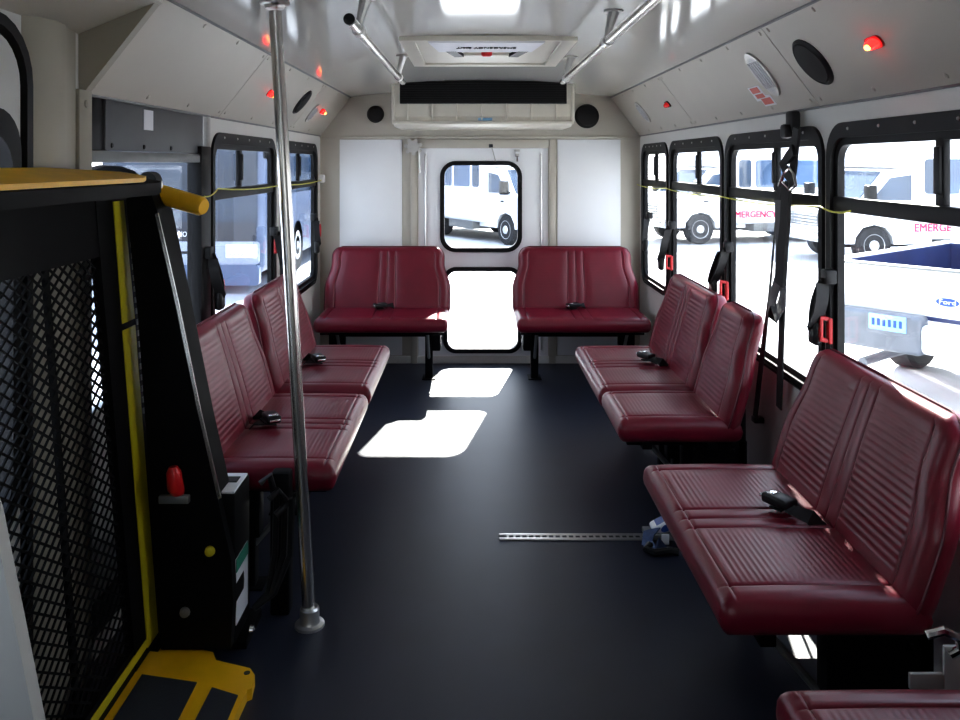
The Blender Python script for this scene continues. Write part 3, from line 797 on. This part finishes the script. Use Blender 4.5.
MB().prism([[(.024 * math.cos(2 * PI * i / 20), .013 * math.sin(2 * PI * i / 20)) for i in range(20)]], lambda u, v, q: Mt @ Vector((u, -.036 + q, v)), 0, .002).build('oval_badge', BLUEP, body)
MB().box(-.03, .03, -.025, .025, .0215, .0225, M=Mt).build('top_print', BLUEP, body)
BW = mat('blue_webbing', (.05, .08, .17), rough=.7, var=.2, scale=100)
MB().ribbon([(c.x - .01, c.y, .05), (c.x - .045, c.y - .03, .045), (c.x - .06, c.y - .06, .02), (c.x - .03, c.y - .085, .012), (c.x + .0, c.y - .07, .03)], (1, .3, .3), .045, .005).build('strap', BW, td, world=True)
MB().tube([(c.x - .05, c.y - .07, .02), (c.x - .07, c.y - .10, .016), (c.x - .045, c.y - .125, .016), (c.x + .02, c.y - .11, .016), (c.x + .05, c.y - .12, .014)], .014, 8).build('hook', BLACKR, td, world=True)
MB().box(c.x - .0, c.x + .03, c.y - .05, c.y - .045, .01, .05, bev=.002, M=None).build('tag_label', PAPER, td, world=True)

# ------------------------------------------------------------------ wheelchair lift
lt = thing('wheelchair_lift', 'folded black wheelchair lift with mesh platform and yellow stripes in the left doorway', 'wheelchair lift', (-.9, 2.2, 0))
PB, PT = Vector((-.975, 0, .03)), Vector((-1.075, 0, 1.40))
pn = Vector((PT.z - PB.z, 0, -(PT.x - PB.x))).normalized()       # towards the aisle
def pl_(y, z, d=0.):
    s_ = (z - PB.z) / (PT.z - PB.z); return Vector((PB.x + (PT.x - PB.x) * s_, y, z)) + pn * d
Y0, Y1 = 1.385, 2.515
fn = lambda u, v, q: pl_(u, v, q)
mb = MB()
mb.prism([[(2.315, .035), (Y1, .035), (Y1, 1.40), (2.275, 1.40)]], fn, -.012, .016)
mb.prism([[(Y0, .035), (Y1, .035), (Y1, .10), (Y0, .10)]], fn, -.012, .014)
mb.prism([[(Y0, 1.225), (Y1 - .03, 1.225), (Y1 - .03, 1.405), (Y0, 1.405)]], fn, -.012, .014)
for y in (1.62, 2.02):
    mb.prism([[(y, .09), (y + .022, .09), (y + .022, 1.23), (y, 1.23)]], fn, -.014, -.004)
mb.build('platform_frame', BLACKP, lt, 25, world=True)
# expanded metal mesh
mb = MB(); dz = .034; dy = .05
ys, ye, zs, ze = Y0, 2.32, .10, 1.225
def seg(a, b):
    (ya_, za_), (yb_, zb_) = a, b
    pa, pb = pl_(ya_, za_), pl_(yb_, zb_)
    d = (pb - pa).normalized(); w = d.cross(pn).normalized() * .0028
    t_ = pn * .002
    mb.add([pa - w - t_, pa + w - t_, pa + w + t_, pa - w + t_, pb - w - t_, pb + w - t_, pb + w + t_, pb - w + t_],
           [(0, 1, 5, 4), (1, 2, 6, 5), (2, 3, 7, 6), (3, 0, 4, 7)])
k = dz / dy
c0 = zs - k * ye - 1; c_ = zs - k * ye
while c_ < ze - k * ys:
    # z = k y + c clipped
    lo = max(ys, (zs - c_) / k); hi = min(ye, (ze - c_) / k)
    if hi > lo: seg((lo, k * lo + c_), (hi, k * hi + c_))
    c_ += dz
c_ = zs + k * ys
while c_ < ze + k * ye:
    lo = max(ys, (c_ - ze) / k); hi = min(ye, (c_ - zs) / k)
    if hi > lo: seg((lo, c_ - k * lo), (hi, c_ - k * hi))
    c_ += dz
mb.build('platform_mesh', BLACKP, lt, 0, world=True)
mb = MB()
mb.prism([[(2.383, 1.375), (2.452, 1.375), (2.470, 1.015), (2.385, 1.015)]], fn, .015, .019); s1 = mb.build('edge_stripe', YELS, lt, 0, world=True)
mb = MB()
mb.prism([[(2.383, .995), (2.470, .995), (2.474, .055), (2.395, .055)]], fn, .015, .019); mb.build('edge_stripe', YELS, lt, 0, world=True)
mb = MB().prism([[(Y0, .058), (2.40, .058), (2.40, .082), (Y0, .082)]], fn, .013, .017); mb.build('bottom_stripe', YELS, lt, 0, world=True)
# small teeth beside the stripe
mb = MB()
for i in range(16):
    z = .72 + i * .034
    y = 2.482
    mb.prism([[(y, z), (y + .022, z), (y + .022, z + .016), (y, z + .016)]], fn, .012, .020)
mb.build('rack_teeth', GREYSTEEL, lt, 0, world=True)
# yellow barrier plate on the top edge
bp = MB()
bar = lambda u, v, q: (u, v, q)
pts2 = [(-1.085, Y0), (-.90, Y0), (-.90, 2.22), (-.925, 2.30), (-1.0, 2.31), (-1.085, 2.06)]
def slope(u, v, q): return (u, v, 1.437 + (-.9 - u) * .16 + q)
bp.prism([pts2], slope, 0, .012)
bo = bp.build('barrier_plate', YEL, lt, 25, world=True)
MB().prism([[(-1.08, Y0), (-.893, Y0), (-.893, 2.30), (-.915, 2.385), (-.96, 2.385), (-1.08, 2.2)]], slope, -.036, -.002).build('barrier_underside', BLACKP, bo, 25)
MB().box(-.945, -.915, 2.385, 2.40, 1.415, 1.437, bev=.003).build('end_clip', ALU, bo)
# tower and parallel arm
YA, YB_ = 2.42, 2.60
def px2(p, Y=YA): return ((p[0] - CX) * Y / F, CAMZ - (p[1] - CY) * Y / F)
xz = lambda u, v, q: (u, q, v)
tower = [px2(p) for p in ((126, 200), (132, 188), (150, 190), (158, 214), (176, 300), (200, 420), (219, 505), (231, 560), (233, 600))] + [(-.722, .036), (-.93, .036)] + [px2((160, 630)), px2((138, 318))]
mb = MB().prism([tower], xz, YA, YB_ - .06)
mb.build('tower', BLACKP, lt, 25, world=True)
arm = [px2(p, YB_) for p in ((157, 212), (165, 216), (172, 240), (190, 330), (209, 420), (226, 500), (216, 500), (196, 410), (172, 300), (156, 226))]
mb = MB().prism([arm], xz, YB_ - .055, YB_ - .012); mb.build('parallel_arm', GREYSTEEL, lt, 25, world=True)
mb = MB()
e = [px2(p, 2.415) for p in ((155, 214), (158, 213), (178, 300), (201, 412), (221, 498), (218, 499), (198, 413), (175, 301))]
mb.prism([e], xz, YA - .006, YA + .0).build('arm_edge', STEEL, lt, 25, world=True)
# hump and disc above the barrier
hp_ = [px2(p, 2.62) for p in ((82, 176), (90, 168), (102, 165), (118, 166), (132, 171), (142, 180), (142, 192), (82, 192))]
MB().prism([hp_], xz, 2.60, 2.64).build('arm_link', BLACKP, lt, 25, world=True)
c = at_y(147, 181, 2.62)
MB().cyl(c, c + Vector((0, .05, 0)), .030, n=20).build('pivot_disc', BLACKR, lt, world=True)
c = at_y(160, 221, 2.6)
MB().cyl(c - Vector((0, .02, 0)), c + Vector((0, .03, 0)), .034, n=20).build('pivot_cap', BLACKR, lt, world=True)
# handrail with yellow foam
a, b = at_y(160, 194, 2.52), at_y(204, 207, 2.46)
MB().tube([a, a.lerp(b, .04), a.lerp(b, .93), b], [.024, .030, .030, .023], 16).build('foam_grip', YEL, lt, world=True)
# pump and control box
cb = MB().box(-.80, -.718, 2.455, 2.62, .03, .485, bev=.008).build('control_box', BLACKP, lt, 25, world=True)
MB().box(-.79, -.722, 2.46, 2.61, .485, .492, bev=.002).build('lid', PAPER, cb, 0)
MB().box(-.775, -.735, 2.53, 2.575, .492, .4945, bev=.001).build('lid_print', INK, cb, 0)
MB().box(-.7185, -.7155, 2.46, 2.585, .085, .285).build('paper_label', PAPER, cb, 0)
MB().box(-.7165, -.7145, 2.46, 2.585, .245, .285).build('label_band', GREENP, cb, 0)
for (px, py, m_) in ((210, 551, YELS), (185, 612, GREYSTEEL)):
    mb = MB(); q = at_y(px, py, YA - .0); mb.lathe([(.016, 0), (.014, .008), (.006, .012)], 12, axes((q.x, YA, q.z), (1, 0, 0), (0, 0, 1), (0, -1, 0)))
    mb.build('bolt', m_, lt, world=True)
q = at_y(178, 478, YA)
kn = MB().tube([(q.x, YA + .01, q.z - .05), (q.x, YA - .02, q.z - .02), (q.x - .002, YA - .03, q.z + .03), (q.x - .004, YA - .03, q.z + .045)], [.018, .024, .021, .012], 12).build('release_knob', REDK, lt, world=True)
q2 = at_y(174, 495, YA)
MB().box(q2.x - .04, q2.x + .05, YA - .02, YA, q2.z - .02, q2.z + .004, bev=.004).build('knob_bracket', GREYSTEEL, lt, world=True)
mb = MB()
for i, dx in enumerate((0, .028, .05)):
    mb.tube([(-.68 + dx, 2.60, .46 - .05 * i), (-.655 + dx, 2.62, .48 - .05 * i), (-.635 + dx, 2.63, .40), (-.64 + dx, 2.63, .22), (-.66 + dx * .4, 2.62, .10), (-.70, 2.60, .06)], .011, 8)
mb.build('hydraulic_hose', BLACKR, lt, world=True)
mb = MB().box(-.665, -.60, 2.66, 2.72, .0, .47, bev=.01); mb.build('rear_post', BLACKP, lt, world=True)
mb = MB().tube([at_y(170, 615, 2.47), at_y(166, 628, 2.47), at_y(168, 636, 2.46), at_y(178, 641, 2.46)], .006, 8); mb.build('cable', GREYSTEEL, lt, world=True)
mb = MB().box(-.99, -.69, 2.48, 2.66, 0, .03, bev=.004); mb.build('base_frame', BLACKP, lt, world=True)
q = at_y(240, 649, 2.42)
MB().lathe([(.014, 0), (.012, .01), (.005, .014)], 12, axes((-.684, 2.5, .05), (0, 1, 0), (0, 0, 1), (1, 0, 0))).build('base_bolt', CHROME, lt, world=True)

# yellow inner bridge plate on the floor
def fl(px, py, z=.032):
    Y = (CAMZ - z) * F / (py - CY); return ((px - CX) * Y / F, Y)
yp = thing('bridge_plate', 'yellow steel lift plate with two dark grip pads on the floor at the lower left', 'lift plate', (-.8, 2.2, 0))
far = [fl(*p) for p in ((140, 650), (158, 652), (165, 641), (213, 652), (216, 660), (250, 668), (255, 675), (252, 688), (247, 690))]
near_y = 1.70
outl = [(-.985, near_y)] + far + [(-.635, near_y)]
MB().prism([outl], lambda u, v, q: (u, v, q), .0, .032).build('plate', YEL, yp, 25, world=True)
for quad in (((142, 675), (197, 683), (172, 735), (104, 735)), ((212, 688), (238, 696), (222, 735), (186, 735))):
    a, b, c, d = [fl(*p) for p in quad]
    k = (near_y + .05 - d[1])
    MB().prism([[a, b, (c[0], near_y + .05), (d[0], near_y + .05)]], lambda u, v, q: (u, v, q), .0322, .0345).build('grip_pad', PAD, yp, 25, world=True)
mb = MB()
for p in ((168, 644), (177, 646), (247, 673)):
    x, y = fl(*p); mb.lathe([(.009, .0), (.009, .002)], 10, Matrix.Translation((x, y, .0315)))
mb.build('bolt_hole', INK, yp, world=True)

# modesty panel at the lower left edge
mp = MB().prism([[(-1.115, 0), (-.60, 0), (-.717, .562), (-.787, .912), (-.83, 1.04), (-1.115, 1.06)]], xz, 1.33, 1.36)
o = mp.build('modesty_panel', OFFW, None, 25); tag(o, 'plain off white partition panel at the lower left edge', 'panel')

# ------------------------------------------------------------------ outside
GZ = -.55
struct('ground', MB().box(-60, 70, -40, 90, GZ - .1, GZ), ASPH, 'bright sunlit pavement of the parking lot', 'ground')

def wheel(x, y, z, r, w, parent, sgn):
    M = Matrix.Translation((x, y, z)) @ Matrix.Rotation(-sgn * PI / 2, 4, 'X')
    t = MB().lathe([(r * .62, -w / 2), (r * .92, -w / 2), (r, -w * .35), (r, w * .35), (r * .92, w / 2), (r * .62, w / 2)], 28, M).build('wheel', TYRE, parent)
    h = MB().lathe([(r * .64, w * .30), (r * .60, w * .53), (r * .50, w * .42), (r * .28, w * .50), (r * .24, w * .60), (.01, w * .62)], 24, M)
    h.build('hub', HUB, t)
    hh = MB()
    for i in range(6):
        q = 2 * PI * i / 6
        hh.lathe([(r * .075, w * .44), (r * .07, w * .475)], 10, M @ Matrix.Translation((r * .40 * math.cos(q), r * .40 * math.sin(q), 0)))
    hh.build('hub_hole', INK, t)
    return t

def minibus(name, label, M, group, txt=True):
    t = thing(name, label, 'minibus', M=M, group=group)
    xzp = lambda u, v, q: (u, q, v)
    # cab
    bm = MB().prism([[(.93, .42), (.97, .78), (.92, 1.06), (.80, 1.12), (.30, 1.22), (-.38, 1.92), (-1.25, 1.98), (-1.25, .40), (-.42, .40), (-.40, .55), (-.25, .74), (0, .80), (.25, .74), (.40, .55), (.42, .42)]], xzp, -.96, .96)
    bm.build('cab', CARW, t, 25)
    bd = MB().box(-5.4, -.85, -1.16, 1.16, .50, 2.85, bev=.12, seg=4)
    bd.prism([[(-1.0, 1.9), (-.40, 1.95), (-.2, 2.1), (-.55, 2.75), (-1.0, 2.84)]], xzp, -1.08, 1.08)
    bd.build('body', CARW, t, 30)
    MB().box(-2.7, -1.4, -1.10, 1.10, .30, .52, bev=.02).box(-5.4, -3.9, -1.10, 1.10, .34, .52, bev=.02).build('skirt', GREYSTEEL, t)
    MB().box(-5.2, .3, -.45, .45, .30, .46).build('chassis', INK, t)
    # windscreen
    d = Vector((-.68, 0, .70)).normalized(); nn = Vector((.70, 0, .68)).normalized()
    c = Vector((-.04, 0, 1.57)) + nn * .004
    Mw = axes(c, (0, 1, 0), d, nn)
    MB().prism([[(-.80, -.40), (.80, -.40), (.70, .40), (-.70, .40)]], lambda u, v, q: Mw @ Vector((u, v, q)), 0, .012).build('windscreen', CARG, t, 20)
    for s_ in (1, -1):
        MB().prism([[(.05, 1.30), (-.34, 1.74), (-.80, 1.80), (-.80, 1.28)]], xzp, s_ * .955, s_ * .972).build('cab_window', CARG, t, 20)
        for i in range(4):
            xa = -.95 if i == 0 else -1.42 - (i - 1) * .98
            wdt = .86 if i else .34
            MB().prism([rrect(xa - wdt, xa, 1.42, 2.12, .07)], xzp, s_ * 1.155, s_ * 1.172).build('side_window', CARG2 if i else CARG, t, 20)
        MB().box(.10, .28, s_ * 1.02, s_ * 1.22, 1.26, 1.60, bev=.03).cyl((.2, s_ * .94, 1.3), (.2, s_ * 1.06, 1.36), .02).build('mirror', BLACKR, t)
        MB().box(-.22, -.08, s_ * .955, s_ * .972, 1.06, 1.10, bev=.004).build('door_handle', INK, t)
        wheel(0, s_ * .84, .38, .38, .24, t, s_); wheel(-3.35, s_ * .92, .38, .38, .30, t, s_)
        MB().prism([[(-3.35 + .52 * math.cos(q), .38 + .52 * math.sin(q)) for q in lin(0, PI, 16)] + [(-3.87, .34), (-2.83, .34)]], xzp, s_ * 1.14, s_ * 1.166).build('wheel_arch', INK, t)
        if txt:
            Mx = axes((-1.62, s_ * 1.168, .74), (-s_, 0, 0), (0, 0, 1), (0, s_, 0))
            text('lettering', 'EMERGENCY EXIT', .225, REDT, Mx, t, extrude=.003, bold=.005)
        MB().box(.93, .985, s_ * .58, s_ * .86, .80, 1.0, bev=.02).build('headlight', HEADL, t)
    g = MB().box(.945, .985, -.55, .55, .74, 1.02, bev=.01).build('grille', GREYSTEEL, t)
    mb = MB()
    for i in range(4): mb.box(.98, .992, -.53, .53, .765 + .065 * i, .79 + .065 * i, bev=.003)
    mb.build('grille_bar', CHROME, g)
    MB().box(.90, 1.07, -.98, .98, .46, .68, bev=.05).build('bumper', CHROME, t)
    return t

def heading(x, y, hx, hy): return Matrix.Translation((x, y, GZ)) @ Matrix.Rotation(math.atan2(hy, hx), 4, 'Z')
GM = 'white minibuses parked outside'
m0 = minibus('minibus', 'white minibus with a chrome grille seen through the two far right windows', heading(5.5, 21.2, -3.0, -.7), GM)
dup(m0, heading(7.95, 17.2, -3.0, -.38), 'white minibus with red exit lettering behind the pickup', GM)
m1 = minibus('minibus', 'white minibus seen through the rear door window', heading(1.66, 20.6, 1.45, -2.5), GM, txt=False)
dup(m1, heading(-5.6, 27.0, .3, -1.0), 'white minibus parked beyond the coach on the left', GM)

# pickup (tail towards the bus)
pk = thing('pickup_truck', 'white pickup truck with its tailgate just outside the front right window', 'pickup', M=heading(3.785, 6.51, .78, .63) @ Matrix.Rotation(0, 4, 'Z'))
# local: tail face at x=0, truck runs to +x; y to the left
tw = 1.0
xzp = lambda u, v, q: (u, q, v)
bd = MB()
for s_ in (1, -1): bd.box(.06, 2.60, s_ * (tw - .10), s_ * tw, .62, 1.19, bev=.03)
bd.box(.06, 2.60, -tw + .08, tw - .08, .62, .74)
bd.box(2.55, 2.63, -tw, tw, .62, 1.19, bev=.02)
bd.build('bed', CARW, pk)
MB().box(.10, 2.55, -.90, .90, .74, .78).box(2.52, 2.55, -.90, .90, .74, 1.17).box(.10, 2.55, .885, .90, .74, 1.17).box(.10, 2.55, -.90, -.885, .74, 1.17).build('bed_liner', BEDBL, pk)
tg = MB().box(-.02, .06, -.90, .90, .79, 1.17, bev=.018).box(-.032, -.01, -.86, .86, .93, .95, bev=.004).build('tailgate', CARW, pk)
MB().box(-.030, .065, -.90, .90, 1.165, 1.188, bev=.01).build('top_trim', GREYSTEEL, tg)
Me = axes((-.034, -.05, .93), (0, -1, 0), (0, 0, 1), (-1, 0, 0))
el = lambda a, b: [(a * math.cos(2 * PI * i / 28), b * math.sin(2 * PI * i / 28)) for i in range(28)]
em = MB().prism([el(.095, .040)], lambda u, v, q: Me @ Vector((u, v, q)), 0, .008).build('emblem', HEADL, tg)
MB().prism([el(.086, .033)], lambda u, v, q: Me @ Vector((u, v, q)), .008, .011).build('emblem_field', BLUEP, em)
text('emblem_script', 'Ford', .052, PAPER, Me @ Matrix.Translation((0, 0, .0115)), em, sx=1.3)
MB().box(-.04, -.015, -.14, .14, 1.03, 1.08, bev=.01).build('handle', CARW, tg)
bu = MB().box(-.16, .02, -1.0, .12, .50, .74, bev=.05, seg=3).build('bumper', CARW, pk)
MB().box(-.165, .0, .10, 1.0, .48, .80, bev=.04, seg=3).build('bumper_end', BUMPG, pk)
MB().box(-.168, -.10, .18, .54, .62, .79, bev=.012).build('plate_recess', BUMPG, pk)
lp = MB().box(-.178, -.166, .21, .51, .655, .785, bev=.003).build('license_plate', PLATEB, pk)
mb = MB()
for i in range(6): mb.box(-.181, -.177, .24 + i * .044, .265 + i * .044, .69, .75, bev=.002)
mb.build('plate_characters', BLUEP, lp)
for s_ in (1, -1): MB().box(-.012, .12, s_ * .90, s_ * 1.01, .78, 1.22, bev=.02).build('tail_light', TAILR, pk)
MB().box(-.172, -.1, .72, .93, .62, .70, bev=.006).build('reflector', TAILR, pk)
cabp = MB().prism([[(2.7, .55), (2.7, 1.28), (3.05, 1.92), (4.4, 1.92), (5.15, 1.32), (6.4, 1.18), (6.5, .55)]], xzp, -.95, .95); cabp.build('cab', CARW, pk, 25)
MB().prism([[(2.72, 1.34), (2.96, 1.78), (3.00, 1.78), (2.76, 1.33)]], lambda u, v, q: (u, q, v), -.75, .75).build('rear_window', CARG, pk)
for s_ in (1, -1):
    MB().prism([[(2.95, 1.34), (3.15, 1.84), (4.32, 1.84), (4.9, 1.34)]], xzp, s_ * .945, s_ * .962).build('side_window', CARG, pk, 20)
    wheel(1.5, s_ * .86, .40, .40, .26, pk, s_); wheel(5.4, s_ * .86, .40, .40, .26, pk, s_)
MB().tube([(-.05, .62, .33), (.4, .62, .33), (1.0, .5, .36)], .04, 10).build('exhaust', BUMPG, pk)

# coach on the left
co = thing('coach_bus', 'large blue grey coach facing the bus outside the lift doorway', 'coach', M=Matrix.Translation((-4.55, 12.6, GZ)))
MB().box(-1.28, 1.28, .05, 12, .28, 3.55, bev=.16, seg=4).build('body', COACHW, co)
MB().prism([rrect(-1.20, 1.20, .90, 3.25, .18)], lambda u, v, q: (u, q, v), -.0, .08).build('windscreen', COACHGL, co, 25)
MB().prism([rrect(-1.19, 1.19, .82, 1.12, .06)], lambda u, v, q: (u, q, v), -.012, .02).build('dark_band', COACHD, co, 25)
text('lettering', 'VAN  HOOL', .115, PAPER, axes((-.0, -.016, .93), (1, 0, 0), (0, 0, 1), (0, -1, 0)), co, extrude=.004, sx=.75)
MB().prism([[(-.045, .93), (0, .99), (.045, .93), (0, .87)]], lambda u, v, q: (u, q, v), -.022, -.012).build('crest', PAPER, co, 0)
MB().prism([rrect(-1.24, 1.24, .46, .82, .06)], lambda u, v, q: (u, q, v), -.02, .04).build('front_panel', mat('coach_pale_panel', (.34, .37, .44), rough=.3, coat=.3), co, 25)
MB().prism([rrect(-1.25, 1.25, .14, .46, .06)], lambda u, v, q: (u, q, v), -.05, .08).build('bumper', COACHW, co, 25)
for s_ in (1, -1):
    hl_ = MB().box(s_ * .72, s_ * 1.22, -.04, .0, .56, .78, bev=.02).build('headlight', HEADL, co)
    for i in range(3): MB().lathe([(.06, 0), (.05, .012)], 14, axes((s_ * (.83 + .14 * i), -.04, .67), (1, 0, 0), (0, 0, 1), (0, -1, 0))).build('lamp', CHROME, hl_)
    MB().tube([(s_ * 1.2, .1, 3.2), (s_ * 1.42, -.12, 3.1), (s_ * 1.45, -.2, 2.7)], .04, 8).box(s_ * 1.36, s_ * 1.54, -.26, -.16, 2.1, 2.75, bev=.03).build('mirror', BLACKR, co)
    MB().tube([(s_ * .5, -.02, 1.1), (s_ * .15, -.03, 1.3), (s_ * -.3, -.03, 1.42)], .014, 6).build('wiper', BLACKR, co)
    wheel(s_ * 1.1, 2.6, .50, .5, .0001 + .28, co, s_) if False else None
MB().box(-.22, .22, -.03, -.015, .63, .67, bev=.004).build('front_slot', INK, co)
for y in (2.6, 8.6):
    for s_ in (1, -1):
        M_ = Matrix.Translation((s_ * 1.12, y, .5)) @ Matrix.Rotation(s_ * PI / 2, 4, 'Y')
        tw_ = MB().lathe([(.3, -.16), (.46, -.16), (.5, -.1), (.5, .1), (.46, .16), (.3, .16)], 24, M_).build('wheel', TYRE, co)
        MB().lathe([(.31, .1), (.26, .17), (.1, .15), (.02, .2)], 20, M_).build('hub', HUB, tw_)
for s_ in (1, -1): MB().box(s_ * 1.27, s_ * 1.29, .6, 11.5, 1.5, 3.0, bev=.005).build('side_glass', CARG, co)

# ------------------------------------------------------------------ light, world, camera
w = bpy.data.worlds.new('daylight'); SC.world = w; w.use_nodes = True
N = w.node_tree.nodes; L = w.node_tree.links
bg = N['Background']
tc = N.new('ShaderNodeTexCoord'); sx = N.new('ShaderNodeSeparateXYZ'); cr = N.new('ShaderNodeValToRGB')
L.new(tc.outputs['Generated'], sx.inputs['Vector']); L.new(sx.outputs['Z'], cr.inputs['Fac'])
cr.color_ramp.elements[0].position = .0; cr.color_ramp.elements[0].color = (1.0, 1.0, 1.0, 1)
cr.color_ramp.elements[1].position = .6; cr.color_ramp.elements[1].color = (.66, .79, 1.0, 1)
L.new(cr.outputs['Color'], bg.inputs['Color']); bg.inputs['Strength'].default_value = 2.6
sd = bpy.data.lights.new('sun', 'SUN'); sd.energy = 15.; sd.angle = math.radians(.53); sd.color = (1., .965, .90)
so = bpy.data.objects.new('sun', sd); COL.objects.link(so)
so.rotation_euler = Vector((-.203, -1, -.75)).to_track_quat('-Z', 'Y').to_euler()

cam = bpy.data.cameras.new('camera'); cam.sensor_width = 36.; cam.lens = F / 960 * 36; cam.clip_start = .02; cam.clip_end = 300
cam.shift_x = (480 - CX) / 960; cam.shift_y = -(360 - CY) / 960
c = bpy.data.objects.new('camera', cam); COL.objects.link(c); c.location = (0, 0, CAMZ); c.rotation_euler = (PI / 2, 0, 0)
SC.camera = c
SC.view_settings.view_transform = 'Standard'; SC.view_settings.look = 'None'; SC.view_settings.exposure = 1.25; SC.view_settings.gamma = .86
SC.cycles.use_denoising = True
SC.cycles.max_bounces = 12; SC.cycles.diffuse_bounces = 6; SC.cycles.glossy_bounces = 5; SC.cycles.transparent_max_bounces = 16
SC.cycles.sample_clamp_indirect = 8.
SC.cycles.caustics_reflective = False; SC.cycles.caustics_refractive = False
